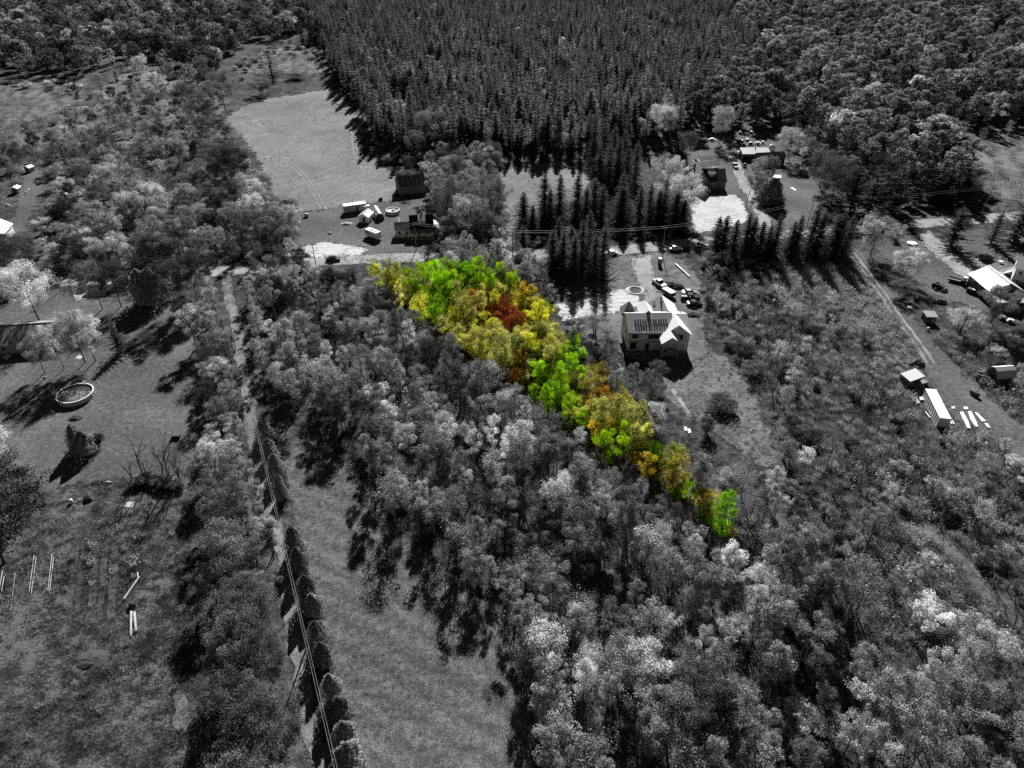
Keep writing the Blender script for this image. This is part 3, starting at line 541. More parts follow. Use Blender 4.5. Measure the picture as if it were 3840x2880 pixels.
# ------- single trees and rows read off the photograph: shape, u, v, height, crown half-width, tone, label
LOT_PX = [(775, 584), (1095, 578), (1655, 1205)]
HAND = [
 ('big', 85, 693, 17, 7, 'pale', 'big pale rounded tree standing in front of the long metal-roofed house'),
 ('round', 97, 806, 11, 3.6, 'silver', 'bright tree with a bare slanting trunk, first of the row between house and pool'),
 ('round', 139, 797, 13, 3.4, 'pale', 'bright tree with a bare trunk, second of the row between house and pool'),
 ('big', 184, 783, 15.5, 5, 'pale', 'tallest bright tree of the row between house and pool'),
 ('round', 207, 780, 14, 4.2, 'pale', 'bright leaning tree at the far end of the row between house and pool'),
 ('whitepine', 262, 760, 8, 3, 'dark', 'small ragged dark evergreen alone on the lawn by the house'),
 ('round', 322, 752, 4.6, 2.6, 'dark', 'little round dark ornamental tree alone on the lawn'),
 ('cedar', 172, 968, 6.5, 2, 'cedar', 'taller dark pointed cedar of the pair on the lawn below the pool'),
 ('cedar', 190, 978, 6, 2.1, 'cedar', 'broader dark cedar of the pair on the lawn below the pool'),
 ('shrub', 214, 960, 3.2, 2, 'dark', 'low dark bush leaning against the cedar pair on the lawn'),
 ('big', 10, 1215, 20, 10.5, 'spruce', 'huge near-black shade-toned tree at the edge of the weedy field by the garden'),  # the tree's own backlit shade is put into this dark leaf tone
 ('big', 0, 1140, 16, 8, 'spruce', 'dark tree behind the huge one beside the garden plot'),
 ('thin', 6, 1010, 10, 4, 'silver', 'thin pale tree at the lawn edge above the huge dark tree'),
 ('big', 222, 668, 15, 5, 'grey', 'dark leaning tree over the white trailer beside the road'),
 ('big', 262, 662, 14, 5.2, 'spruce', 'dark broad tree second in the clump between road and lawn'),  # road clump: backlit crown shade carried by the darkest leaf colour
 ('cedar', 316, 655, 11, 4.2, 'cedar', 'black dense conifer in the clump between road and lawn'),
 ('cedar', 340, 652, 11, 4, 'cedar', 'second black dense conifer in the clump between road and lawn'),
 ('big', 384, 668, 15, 5, 'spruce', 'tall dark tree where the lawn meets the gravel drive clump'),
 ('big', 426, 652, 16.5, 6, 'spruce', 'broad dark-crowned tree by the junction of drive and road'),
 ('round', 402, 700, 9, 3.6, 'grey', 'mid grey tree at the lawn corner under the dark clump'),
 ('round', 452, 668, 11, 4, 'pale', 'pale tree between the dark clump and the gravel drive'),
 ('big', 60, 598, 14, 7, 'spruce', 'broad near-black shade-toned tree across the road from the metal-roofed house'),  # crown shade against the sun painted as leaf colour, next tree too
 ('big', 20, 580, 12, 6, 'spruce', 'dark tree beside the white gabled house at the road'),
 ('slim', 425, 752, 13, 3.6, 'pale', 'bright slim tree on the lawn edge of the gravel drive'),
 ('slim', 452, 738, 12, 3, 'silver', 'slim tree behind the bright one on the lawn edge of the drive'),
 ('round', 468, 795, 10, 3, 'mid', 'bushy tree on the drive side of the lawn above the pool level'),
 ('thin', 444, 800, 9, 3, 'grey', 'thin twiggy tree casting its shadow on the lawn by the drive'),
 ('slim', 486, 850, 10, 3, 'silver', 'slim bright tree hard against the gravel drive beside the lawn'),
 ('round', 456, 890, 8.5, 3.4, 'dark', 'dark bushy tree on the lawn edge level with the pool'),
 ('round', 484, 930, 9, 3.2, 'mid', 'mid grey tree filling the gap by the drive under the pool level'),
 ('round', 470, 1030, 10, 4.2, 'silver', 'round pale-topped tree beside the dead saplings and the drive'),
 ('thin', 515, 1040, 8.5, 3, 'mid', 'thin tree pressed between the round pale one and the drive'),
 ('thin', 440, 1060, 6, 2.6, 'grey', 'small thin tree at the lawn end of the drive hedge'),
 ('big', 505, 1130, 11.5, 5.2, 'grey', 'broad leafy tree, first of the big ones along the drive'),
 ('big', 525, 1245, 12, 5.4, 'mid', 'broad silvery tree, second of the big ones along the drive'),
 ('round', 468, 1300, 8.5, 3, 'mid', 'small pale tree on the field side of the big drive trees'),
 ('big', 560, 1360, 11.5, 5, 'grey', 'broad leafy tree, third of the big ones along the drive'),
 ('big', 525, 1440, 11.5, 4.8, 'grey', 'leafy tree, fourth of the big ones along the drive'),
 ('big', 590, 1475, 11, 4.4, 'grey', 'grey leafy tree, fifth of the big ones along the drive'),
 ('big', 545, 1590, 12, 5, 'grey', 'leafy tree, sixth of the big ones along the drive'),
 ('big', 610, 1640, 12, 5, 'grey', 'grey leafy tree, seventh of the big ones along the drive'),
 ('big', 530, 1760, 12, 5.2, 'grey', 'last leafy tree of the drive row at the dirt track'),
 ('big', 640, 1790, 12, 5, 'grey', 'last grey tree of the drive row at the picture edge'),
 ('whitepine', 590, 175, 15, 6.5, 'spruce', 'lone dark conifer in the rough meadow behind the hay field'),
 ('round', 567, 205, 9, 8.5, 'grey', 'lone rounded dark bush-like tree in the rough meadow'),
 ('shrub', 640, 172, 4, 8, 'grey', 'low spreading scrub patch in the rough meadow'),
 ('big', 487, 240, 21, 8.5, 'grey', 'tall round tree at the corner of hay field and meadow'),
 ('big', 440, 285, 24, 11, 'grey', 'great dark tree on the side of the hay field'),
 ('big', 512, 425, 20, 8.5, 'dark', 'dark rounded tree bulging into the hay field edge'),
 ('big', 490, 400, 18, 8, 'grey', 'grey tree behind the dark one on the hay field edge'),
 ('big', 965, 492, 19, 7, 'grey', 'tall grey tree next to the barn'),
 ('big', 1010, 520, 16, 6, 'silver', 'pale dense tree behind the dark-roofed house'),
 ('big', 1062, 490, 18, 6.5, 'mid', 'tall leafy tree at the corner of the small hay field'),
 ('round', 1040, 535, 14, 5, 'grey', 'grey tree with twiggy trunk beside the dark-roofed house yard'),
 ('big', 940, 320, 17, 11, 'mid', 'wide light-capped tree at the edge of the pine plantation'),
 ('round', 900, 350, 14, 6, 'grey', 'grey tree on the corner of plantation and weedy bank'),
 ('multi', 880, 410, 9, 5, 'grey', 'brushy tree behind the barn roof'),
 ('round', 965, 368, 9, 6, 'dark', 'dark low tree on the end of the small hay field'),
 ('round', 1214, 336, 11, 5, 'silver', 'pale bush tree in the dark front of the plantation'),
 ('big', 1552, 308, 17, 6.5, 'silver', 'pale tree standing alone by the farm vegetable beds'),
 ('big', 1702, 345, 14, 7, 'pale', 'bright round tree at the end of the long farm shed'),
 ('round', 1635, 388, 10, 4, 'silver', 'pale young tree in front of the farm sheds'),
 ('round', 1655, 400, 12, 4, 'mid', 'spreading tree on the farm lawn beside the small cabin'),
 ('round', 1630, 420, 9, 5, 'grey', 'grey shrubby tree at the bend of the farm drive'),
 ('cedar', 1662, 440, 10, 5, 'cedar', 'black vine-covered clump beside the little farm kiosk'),
 ('shrub', 1675, 448, 3, 4, 'grey', 'low bush below the black clump on the farm lawn'),
 ('big', 1465, 480, 17, 9, 'pale', 'huge pale tree between the spruces and the sand pad'),
 ('big', 1440, 420, 15, 7, 'silver', 'pale tree behind the huge one near the plantation'),
 ('big', 1430, 310, 18, 8, 'pale', 'bright tall tree at the plantation corner above the farm'),
 ('big', 1480, 345, 13, 5, 'grey', 'grey tree behind the dark clapboard farmhouse'),
 ('big', 1795, 440, 18, 9, 'grey', 'drooping dark tree, first of the big clump by the road'),
 ('whitepine', 1835, 455, 17, 7, 'spruce', 'black conifer in the big clump by the road'),
 ('whitepine', 1875, 460, 18, 7, 'spruce', 'wide black conifer in the middle of the clump by the road'),
 ('whitepine', 1925, 455, 17, 6, 'spruce', 'black conifer at the lane end of the clump by the road'),
 ('big', 1900, 430, 17, 7, 'dark', 'dark leafy tree behind the black conifers by the road'),
 ('big', 1770, 405, 15, 7, 'grey', 'willow-like tree behind the small farm hut'),
 ('whitepine', 2035, 440, 14, 6, 'spruce', 'wide dark conifer across the road from the lone pine'),
 ('whitepine', 2075, 430, 12, 5, 'spruce', 'second dark conifer on the far verge of the road'),
 ('whitepine', 2053, 530, 13, 6, 'dark', 'lone open-branched pine on the lawn by the gravel yard'),
 ('whitepine', 2190, 520, 16, 8, 'spruce', 'big black conifer beside the white house'),
 ('whitepine', 2140, 525, 11, 4, 'spruce', 'smaller black conifer on the lawn by the white house'),
 ('big', 1880, 552, 13, 6.5, 'pale', 'bright round tree beside the road and the rutted lane'),
 ('round', 1950, 605, 10, 5.5, 'silver', 'bright round tree on the lawn by the rutted lane'),
 ('round', 1940, 640, 5, 4.5, 'grey', 'dark bush below the bright round tree by the lane'),
 ('round', 2140, 700, 12, 5.5, 'mid', 'round tree in front of the workshop roof'),
 ('multi', 2070, 720, 8, 5, 'silver', 'pale bushy clump beside the small flat-roofed shed'),
 ('round', 1412, 835, 7, 3, 'grey', 'dark round bush tree below the unfinished house'),
 ('shrub', 1290, 775, 4, 2.6, 'dark', 'dark shrub at the edge of the building plot'),
 ('multi', 1285, 720, 6, 4.5, 'mid', 'twiggy grey clump beside the sand pad'),
 ('shrub', 1558, 882, 3, 5, 'dark', 'dark brush mound alone in the grassy clearing'),
 ('shrub', 1525, 935, 5, 2.2, 'grey', 'small dark young conifer-like shrub in the clearing'),
 ('big', -40, 1240, 18, 9, 'spruce', 'black tree at the very edge below the huge dark one'),  # dark leaf tone stands in for shade on the backlit side
 ('round', 760, 760, 10, 3.5, 'silver', 'pale tree in the wood beside the top end of the drive'),
]
SPRUCE = [(1187, 484, 15), (1264, 489, 17), (1340, 470, 20), (1400, 474, 16), (1430, 480, 18), (1215, 590, 15), (1255, 584, 19), (1556, 560, 15), (1606, 546, 14), (1655, 548, 10), (1702, 552, 12), (1745, 548, 17), (1790, 554, 15), (1130, 492, 15), (1150, 505, 12), (1175, 470, 19), (1208, 472, 19), (1245, 470, 19), (1280, 474, 18), (1298, 484, 17), (1338, 486, 17), (1378, 488, 17), (1418, 490, 16), (1455, 492, 15), (1472, 498, 13),
          (1192, 596, 17), (1238, 608, 17), (1282, 606, 17), (1300, 598, 19), (1205, 560, 16), (1270, 556, 18), (1130, 540, 10), (1232, 570, 14),
          (1292, 400, 17), (1312, 412, 19), (1332, 402, 20), (1350, 418, 19), (1370, 400, 18), (1322, 372, 20), (1300, 372, 21), (1280, 360, 20), (1345, 380, 20),
          (1543, 548, 13), (1580, 555, 13), (1617, 556, 14), (1636, 552, 12), (1668, 556, 15), (1712, 558, 15), (1758, 562, 17), (1800, 560, 16), (1820, 556, 15),
          (690, 88, 24), (672, 92, 20), (700, 100, 22), (655, 98, 18), (1760, 330, 20), (1745, 310, 17), (1700, 280, 18), (1735, 255, 20)]
CEDROW = [(574, 948, 5), (586, 990, 5.5), (601, 1030, 6.2), (611, 1078, 6.5), (640, 1192, 6.5), (650, 1232, 6), (668, 1296, 6.4), (679, 1322, 4.6), (692, 1396, 6.4), (702, 1436, 5.8), (722, 1512, 6.6), (738, 1546, 4.8), (750, 1606, 5.6), (758, 1650, 5.4), (772, 1710, 5.6), (786, 1770, 5.4)]
taken = []
ORD = 'first second third fourth fifth sixth seventh eighth ninth tenth eleventh twelfth thirteenth fourteenth fifteenth sixteenth seventeenth eighteenth nineteenth twentieth twenty-first twenty-second twenty-third twenty-fourth'.split()
for sh, u, v, H, R, tone, lab in HAND:
    p = A(u, v); kind = {'shrub': 'shrub', 'cedar': 'cedar_tree', 'whitepine': 'pine_tree'}.get(sh, 'broadleaf_tree')
    tree(kind, lab, sh, p, H, tone, cat='shrub' if sh == 'shrub' else 'tree', wide=R); taken.append((p.x, p.y, R * .8))
def spruce_spot(u, v):
    if u < 1120 and v < 120: return 'at the far corner of the meadow'
    if v > 530 and u > 1500: return 'in the row screening the farm'
    if v > 530: return 'in the dark clump by the sunny road'
    if v > 440: return 'in the tall row behind the road'
    if u > 1600: return 'beside the farm sheds'
    return 'on the plantation corner'
_spots = {}
for u, v, H in SPRUCE: _spots.setdefault(spruce_spot(u, v), []).append((u, v, H))
_from = {'at the far corner of the meadow': 'meadow side', 'in the row screening the farm': 'white sedan side', 'in the dark clump by the sunny road': 'wedge side', 'in the tall row behind the road': 'barn side', 'beside the farm sheds': 'sheds side', 'on the plantation corner': 'barn side'}
for sp, lst in _spots.items():
    for k, (u, v, H) in enumerate(sorted(lst)):
        if u < 1310 and v > 550: v -= 6; H *= .86
        elif v > 440 and u < 1500: H *= .87
        p = A(u, v); tree('spruce_tree', ORD[k] + ' dark spruce ' + sp + ', from the ' + _from[sp], 'spruce', p, H, 'spruce', 'dark spruces around the farm road', wide=(2.2 + H * .07) * RND.uniform(.85, 1.15)); taken.append((p.x, p.y, 2.2))
for k, (u, v, H) in enumerate(CEDROW):
    p = A(u, v); tree('cedar_tree', ORD[k] + ' dark pointed cedar of the row along the drive, counted from the far end', 'cedar', p, H, 'cedar', 'cedars along the gravel drive', wide=1.85 * RND.uniform(.8, 1.2)); taken.append((p.x, p.y, 1.6))
DEAD = [(286, 1046, 11), (310, 1034, 12.5), (328, 1040, 10), (350, 1036, 14), (366, 1044, 14.5), (384, 1040, 12), (398, 1050, 10), (374, 1054, 11)]
for k, (u, v, H) in enumerate(DEAD):
    p = A(u, v); bare_tree(ORD[k] + ' bare dead sapling in the clump on the lawn edge, from the garden side', p, H, 'dead saplings on the lawn edge', i=k % 3, mat='bark')
for k, (u, v, t, n) in enumerate([(298, 1046, 'grey', 'garden'), (318, 1040, 'dark', 'middle'), (345, 1044, 'grey', 'thicker'), (362, 1050, 'dark', 'darkest'), (385, 1052, 'grey', 'drive')]):
    p = A(u, v); tree('shrub', 'low ' + n + ' side bush at the foot of the dead saplings', 'shrub', p, 2.3, t, 'bushes under the dead saplings', 'shrub', wide=2.2)
# ------- random growth by area
def free(x, y, gap=1.0): return all((x - a) ** 2 + (y - b) ** 2 > (c * gap) ** 2 for a, b, c in taken)
CAND = []                                    # (size in view, x, y, H, R, shape, tone, area)
def drift(x, y, s): return math.sin(x * .11 + s * 2.1 + 1.6 * math.sin(y * .05 + s)) * math.cos(y * .13 + s * 1.3 + 1.4 * math.sin(x * .06))
def hole(x, y): return math.sin(x * .16 + 1.3 * math.sin(y * .07)) + math.sin(y * .19 + 1.7 * math.sin(x * .09 + 2)) > 1.45
REEDY = [(p.x, p.y) for p in W([(1695, 590), (1830, 545), (1905, 640), (1995, 765), (1955, 800), (1860, 725), (1760, 690), (1690, 670)])]
def grow(area, poly, gap, mix, seed, world=False, excl=True, lowgap=1.0):
    r = random.Random(seed)
    for x, y in fill(poly, gap, r, world):
        t = r.random() * sum(m[0] for m in mix); k = 0
        while t > mix[k][0]: t -= mix[k][0]; k += 1
        _, sh, h0, h1, wr, tones = mix[k]; H = h0 + (h1 - h0) * min(1, max(0, .5 + .3 * drift(x, y, 3) + r.uniform(-.45, .45))); R = H * wr * r.uniform(.75, 1.3)
        tone = tones[min(len(tones) - 1, max(0, int((.5 + .33 * drift(x, y, 1) + r.uniform(-.3, .3)) * len(tones))))]
        if excl and not clear_of(EXCL2, x, y): continue
        if area == 'wood' and hole(x, y) or area == 'plantation' and hole(x * .45, y * .45) and r.random() < .8 or area == 'scrub' and ( drift(x, y, 5) > .45): continue
        if area == 'scrub' and inside((x, y), REEDY) and r.random() < .93: continue
        if not free(x, y, lowgap) or (area != 'lot' and covers(x, y, H, R)): continue
        CAND.append((H / proj((x, y, H * .6))[2], x, y, H, R, sh, tone, area))
WOODT = ['pale', 'silver', 'silver', 'mid', 'mid', 'grey', 'dark']
grow('wood', [(545, 600), (640, 585), (770, 585), (1100, 575), (1180, 640), (1240, 730), (1330, 800), (1420, 870), (1480, 960), (1600, 1050), (1700, 1110), (1760, 1200), (1900, 1340), (2300, 1500), (2300, 2100), (1130, 2100), (1150, 1500), (1095, 1390), (1030, 1290), (950, 1215), (850, 1135), (775, 1040), (715, 955), (665, 905), (600, 860), (552, 790), (528, 700)], 4.2,
     [(4, 'slim', 7.5, 15, .18, WOODT), (1.5, 'round', 7, 11.5, .33, WOODT), (2.5, 'thin', 8, 13, .25, ['silver', 'mid', 'grey']), (2, 'fan', 8, 13, .28, WOODT), (1.8, 'column', 8, 15, .13, WOODT), (1.5, 'multi', 3.5, 7, .45, ['mid', 'grey', 'silver'])], 11)
grow('scrub', [(1500, 560), (1620, 548), (1830, 560), (1900, 640), (2000, 800), (1960, 835), (1975, 930), (2080, 945), (2260, 1010), (2300, 1500), (1900, 1340), (1760, 1200), (1700, 1110), (1690, 1010), (1660, 900), (1600, 790), (1540, 740), (1512, 640)], 5.6,
     [(2.5, 'multi', 2.8, 5.5, .5, ['silver', 'mid', 'grey']), (4, 'shrub', 1.5, 3.6, .75, ['silver', 'mid', 'grey', 'dark']), (1.0, 'slim', 5, 8, .22, ['pale', 'silver', 'mid']), (1.6, 'thin', 5, 8, .28, ['pale', 'silver', 'grey']), (.8, 'fan', 5, 8, .33, ['silver', 'mid', 'grey'])], 12)
grow('lane', [(2040, 690), (2260, 720), (2260, 960), (2150, 850), (2060, 760)], 4.6, [(2, 'multi', 3, 6, .55, ['mid', 'grey', 'silver']), (2, 'shrub', 2, 3.5, .8, ['grey', 'mid'])], 13)
grow('road_copse', [(500, 590), (640, 582), (770, 578), (1110, 556), (1180, 600), (1180, 640), (1090, 590), (780, 592), (600, 640), (530, 680)], 4.0, [(2, 'slim', 6, 9, .22, WOODT), (3, 'multi', 4, 6.5, .5, WOODT), (1, 'shrub', 2, 4, .6, ['grey', 'mid'])], 14)
grow('verge', [(850, 560), (960, 545), (1110, 535), (1120, 553), (900, 562)], 4.0, [(2, 'round', 6, 9, .35, ['pale', 'silver']), (2, 'multi', 4, 6, .5, ['pale', 'mid'])], 15)
grow('left_scrub', [(0, 275), (180, 222), (300, 130), (480, 190), (490, 245), (530, 320), (565, 400), (600, 450), (645, 480), (640, 560), (480, 578), (150, 598), (95, 570), (100, 440), (120, 380), (0, 370)], 10.5,
     [(2, 'round', 8, 14, .38, ['mid', 'grey', 'silver', 'dark']), (2, 'slim', 9, 14, .24, ['silver', 'mid', 'grey']), (2, 'thin', 8, 12, .3, ['silver', 'grey']), (2.2, 'multi', 4, 7.5, .55, ['mid', 'grey', 'silver']), (3, 'shrub', 2, 4, .8, ['mid', 'silver', 'grey'])], 16)
grow('left_scrub', [(90, 460), (480, 420), (640, 450), (645, 560), (480, 578), (150, 598), (95, 570)], 6.5, [(2, 'round', 7, 13, .38, ['mid', 'grey', 'silver', 'pale']), (2, 'multi', 4, 7, .55, ['mid', 'silver'])], 17, lowgap=.7)
grow('roadside', [(-40, 560), (130, 600), (90, 630), (-40, 650)], 7, [(1, 'round', 8, 12, .4, ['dark', 'grey'])], 18)
grow('drive_hedge', [(445, 690), (485, 640), (505, 700), (510, 760), (525, 830), (535, 900), (548, 980), (575, 1050), (600, 1160), (605, 1300), (560, 1300), (450, 1160), (425, 1010), (450, 860)], 4.4, [(2, 'slim', 6, 9.5, .25, ['mid', 'silver', 'grey']), (2, 'multi', 3, 6, .5, ['grey', 'mid'])], 19, lowgap=.75)
grow('far_left', [(-160, -75), (690, -75), (700, -10), (665, 70), (560, 96), (500, 125), (480, 190), (330, 125), (190, 165), (90, 165), (-160, 175)], 11.5,
     [(4, 'farround', 11, 18, .42, ['mid', 'grey', 'grey', 'dark', 'silver']), (1.2, 'shrub', 4, 6, .8, ['mid', 'silver']), (1, 'poplar', 12, 17, .22, ['silver', 'mid'])], 20)
grow('far_right', [(1480, 290), (1500, 250), (1560, 200), (1640, 130), (1560, 20), (1480, -75), (2420, -75), (2420, 290), (2160, 272), (2060, 300), (2040, 360), (2260, 470), (2050, 435), (1960, 425), (1830, 400), (1720, 330), (1690, 285), (1560, 282)], 9.2,
     [(5, 'poplar', 15, 23, .25, ['silver', 'mid', 'mid', 'grey', 'grey']), (2.2, 'farround', 11, 17, .4, ['mid', 'grey', 'silver']), (1.3, 'spruce', 12, 19, .2, ['spruce'])], 21)
grow('far_right', [(1690, 320), (1960, 340), (2060, 370), (2200, 450), (2040, 425), (1830, 400), (1720, 350)], 6, [(2, 'round', 6, 11, .4, ['silver', 'mid', 'pale']), (2, 'thin', 8, 13, .25, ['silver', 'mid'])], 22, lowgap=.7)
grow('plantation', [(690, 85), (700, 130), (738, 190), (772, 240), (790, 275), (800, 310), (850, 345), (930, 335), (1040, 346), (1200, 342), (1262, 350), (1300, 330), (1480, 322), (1495, 250), (1560, 200), (1640, 130), (1560, 20), (1480, -78), (640, -78), (660, 60)], 5.2,
     [(16, 'pine', 11.5, 21.5, .14, ['pine', 'pine', 'pine', 'grey', 'needle', 'mid']), (1.8, 'poplar', 11, 16, .22, ['mid', 'silver', 'grey'])], 23)
grow('field_bank', [(770, 265), (800, 310), (850, 345), (900, 345), (900, 375), (850, 372), (790, 320)], 6, [(2, 'shrub', 2.5, 4, .9, ['grey', 'mid']), (1, 'multi', 4, 7, .5, ['grey', 'mid'])], 24)
grow('barn_copse', [(928, 350), (1040, 345), (1085, 375), (1100, 430), (1100, 540), (960, 535), (930, 470), (928, 420)], 5.4, [(3, 'round', 8, 13, .4, ['mid', 'grey', 'silver']), (1, 'slim', 9, 13, .25, ['silver', 'mid'])], 25)
grow('spruce_floor', [(1120, 500), (1480, 500), (1500, 520), (1330, 538), (1120, 545)], 5, [(1, 'shrub', 1.5, 3, .7, ['grey', 'mid'])], 26)
grow('far_meadow', [(480, 190), (520, 120), (640, 85), (690, 110), (720, 180), (560, 212)], 13, [(2, 'shrub', 2, 3.5, 1.0, ['mid', 'silver'])], 27, excl=False)
grow('far_meadow', [(0, 180), (180, 172), (180, 215), (60, 270), (0, 280)], 12, [(2, 'shrub', 2, 4, 1.0, ['mid', 'silver', 'pale'])], 28, excl=False)
grow('far_meadow', [(2040, 300), (2212, 290), (2212, 440), (2120, 400)], 14, [(2, 'thin', 7, 10, .25, ['grey', 'silver']), (1, 'shrub', 2, 3, .9, ['grey'])], 29, excl=False)
# ------- colours of the wedge-shaped lot
AUT = [(815, 600, 'olive'), (830, 625, 'yellow'), (870, 640, 'straw'), (890, 660, 'yellow'), (905, 620, 'lime'), (940, 615, 'lime'), (975, 600, 'lime'), (1010, 600, 'green'), (1040, 595, 'lime'), (1000, 640, 'olive'), (960, 660, 'green'), (1075, 610, 'deep'), (1100, 640, 'olive'),
       (1000, 680, 'straw'), (1040, 690, 'yellow'), (1085, 655, 'red'), (1100, 690, 'red'), (1090, 675, 'red'), (1130, 640, 'gold'), (1030, 655, 'orange'), (1140, 680, 'yellow'), (1155, 710, 'olive'), (1060, 640, 'straw'), (980, 720, 'straw'), (1050, 745, 'straw'), (1090, 760, 'olive'), (1110, 730, 'straw'), (1150, 775, 'deep'), (1190, 750, 'straw'), (1100, 800, 'red'), (1125, 795, 'orange'), (1210, 770, 'lime'),
       (1150, 820, 'lime'), (1190, 830, 'yellow'), (1230, 810, 'lime'), (1240, 850, 'lime'), (1270, 830, 'brown'), (1290, 870, 'orange'), (1220, 870, 'lime'), (1200, 855, 'green'), (1250, 890, 'green'), (1300, 890, 'brown'), (1300, 915, 'gold'), (1320, 900, 'brown'), (1350, 930, 'olive'), (1330, 955, 'lime'), (1300, 940, 'yellow'), (1380, 960, 'olive'), (1400, 1000, 'gold'), (1380, 1000, 'gold'), (1430, 985, 'green'), (1440, 1020, 'brown'), (1470, 1040, 'brown'), (1478, 1068, 'lime'), (1510, 1080, 'brown'), (1550, 1120, 'green'), (1590, 1150, 'brown')]
_r = random.Random(5)
for u, v, H in ((1600, 1185, 4), (1622, 1212, 3.5), (1575, 1165, 5), (1545, 1150, 4.5), (1590, 1205, 3), (1520, 1125, 5)):
    _p = A(u, v + 12); CAND.append((.03, _p.x, _p.y, H, H * .32, 'multi', 'mid', 'lot'))
grow('lot', [(785, 596), (1090, 585), (1200, 700), (1340, 840), (1500, 1010), (1640, 1200), (1560, 1190), (1300, 1000), (1100, 840), (900, 700)], 3.3, [(3, 'slim', 5.5, 10, .24, WOODT), (2, 'round', 5, 8, .38, WOODT), (2, 'thin', 6, 9, .28, WOODT), (3, 'multi', 3.2, 5.5, .5, WOODT), (2, 'shrub', 1.5, 3, .8, WOODT)], 33, excl=False, lowgap=.6)
WORDS = dict(lime='bright lime green', green='fresh green', yellow='yellow', olive='olive green', gold='golden yellow', orange='rusty orange', red='dark red', brown='brown', deep='dark green', straw='pale straw green',
             pale='very pale', silver='silvery', mid='mid grey', grey='grey', dark='dark', pine='dark', needle='dark', spruce='black')
SHW = dict(slim='slim upright tree', round='rounded tree', thin='thin see-through tree', multi='many-stemmed small tree', fan='spreading twin-stemmed tree', column='tall narrow tree', shrub='bush', poplar='tall poplar-like tree', farround='round-crowned tree', big='broad tree', spruce='pointed spruce', pine='narrow plantation pine', cedar='cedar', whitepine='pine')
BROAD, SHRUBS, PINES, LOTT, OTHER = [], [], [], [], []
for c in CAND:
    sz, x, y, H, R, sh, tone, area = c
    p = proj((x, y, H * .62)); 
    if inside(p, LOT_PX):
        d, t = min(((p[0] - a) ** 2 + (p[1] - b) ** 2, t) for a, b, t in AUT)
        if _r.random() < .2: t = _r.choice(['straw', 'olive', 'yellow', 'lime', 'yellow'])
        LOTT.append((sz, x, y, H, R, sh, t, area, p))
    elif area == 'lot': continue
    elif p[1] > 600 and any(inside(proj((x + dx * R, y, H * f)), LOT_PX) for f, dx in ((.95, 0), (.75, .7), (.75, -.7))) and not inside(proj((x, y, 0)), LOT_PX): continue
    elif sh == 'pine': PINES.append(c + (p,))
    elif sh == 'shrub': SHRUBS.append(c + (p,))
    elif sh == 'spruce': OTHER.append(c + (p,))
    else: BROAD.append(c + (p,))
inview = lambda c: -25 < c[8][0] < 2237 and -25 < c[8][1] < 1690
def spot(c):
    u, v = c[8][:2]; area = c[7]
    if area == 'wood':
        if u < 620 + (v - 600) * .12 and v < 980: return 'in the wood beside the upper gravel drive'
        if v > 900 and u < 700 + (v - 900) * .66 + 110: return 'on the wood edge along the mown strip'
        if v < 830 and u < 800 + (v - 600) * 1.15: return 'in the wood between drive and coloured wedge'
        if abs((v - 580) - (u - 783) * .714) < 70: return 'in the wood just outside the coloured wedge'
        if u > 1700: return 'in the open growth below the grass lane'
        if v > 1350: return 'in the dense wood at the bottom of the view'
        if u > 1450: return 'in the wood around the tip of the coloured wedge'
        return 'in the dense wood between mown strip and coloured wedge'
    return {'scrub': 'in the scrub between building plot and rutted lane', 'lane': 'in the brush beside the container yard', 'road_copse': 'in the copse between road and coloured wedge', 'verge': 'on the verge below the dark-roofed house',
            'left_scrub': 'in the scrubland beside the hay field' if u > 300 else 'in the scrubland above the roadside house', 'roadside': 'on the roadside above the metal-roofed house', 'drive_hedge': 'in the hedge between lawn and gravel drive',
            'far_left': 'in the far wood behind the rough meadow', 'far_right': 'in the tall wood behind the farm', 'plantation': 'among the pines of the plantation', 'field_bank': 'on the weedy bank of the hay field', 'barn_copse': 'in the copse beside the barn',
            'spruce_floor': 'under the spruce row by the road', 'far_meadow': 'scattered on the rough meadow'}[area]
GRPS = dict(wood='trees of the main wood', scrub='scrub by the rutted lane')
BROAD.sort(key=lambda c: -c[0]); SHRUBS.sort(key=lambda c: -c[0]); PINES.sort(key=lambda c: -c[0])
def split(lst, n):
    a = [c for c in lst if inview(c)][:n]; s = set(id(c) for c in a); return a, [c for c in lst if id(c) not in s]
nb = sum(1 for h in HAND if h[0] not in ('shrub', 'cedar', 'whitepine'))
B1, B2 = split(BROAD, 298 - nb); S1, S2 = split(SHRUBS, 150); P1, P2 = split(PINES, 240)
for c in B1: tree('broadleaf_tree', f'{WORDS[c[6]]} {SHW[c[5]]} {spot(c)}', c[5], c[1:3], c[3], c[6], 'broadleaf trees ' + spot(c), wide=c[4])
for c in S1: tree('shrub', f'{WORDS[c[6]]} low {SHW[c[5]]} {spot(c)}', 'shrub', c[1:3], c[3], c[6], 'bushes ' + spot(c), 'shrub', wide=c[4])
for c in P1: tree('pine_tree', f'{WORDS[c[6]]}{", rather tall" if c[3] > 18.3 else ", rather short" if c[3] < 16.3 else ""} bare-stemmed pine at the plantation ' + ('edge along the hay field' if c[8][0] < 800 else 'front above the barn' if c[8][0] < 1040 else 'front behind the small hay field' if c[8][0] < 1290 else 'corner above the farm'), 'pine', c[1:3], c[3], c[6], 'pines of the plantation front', wide=c[4])
for c in OTHER[:0]: tree('spruce_tree', 'black pointed spruce ' + spot(c), 'spruce', c[1:3], c[3], 'spruce', 'spruces in the tall wood', wide=c[4])
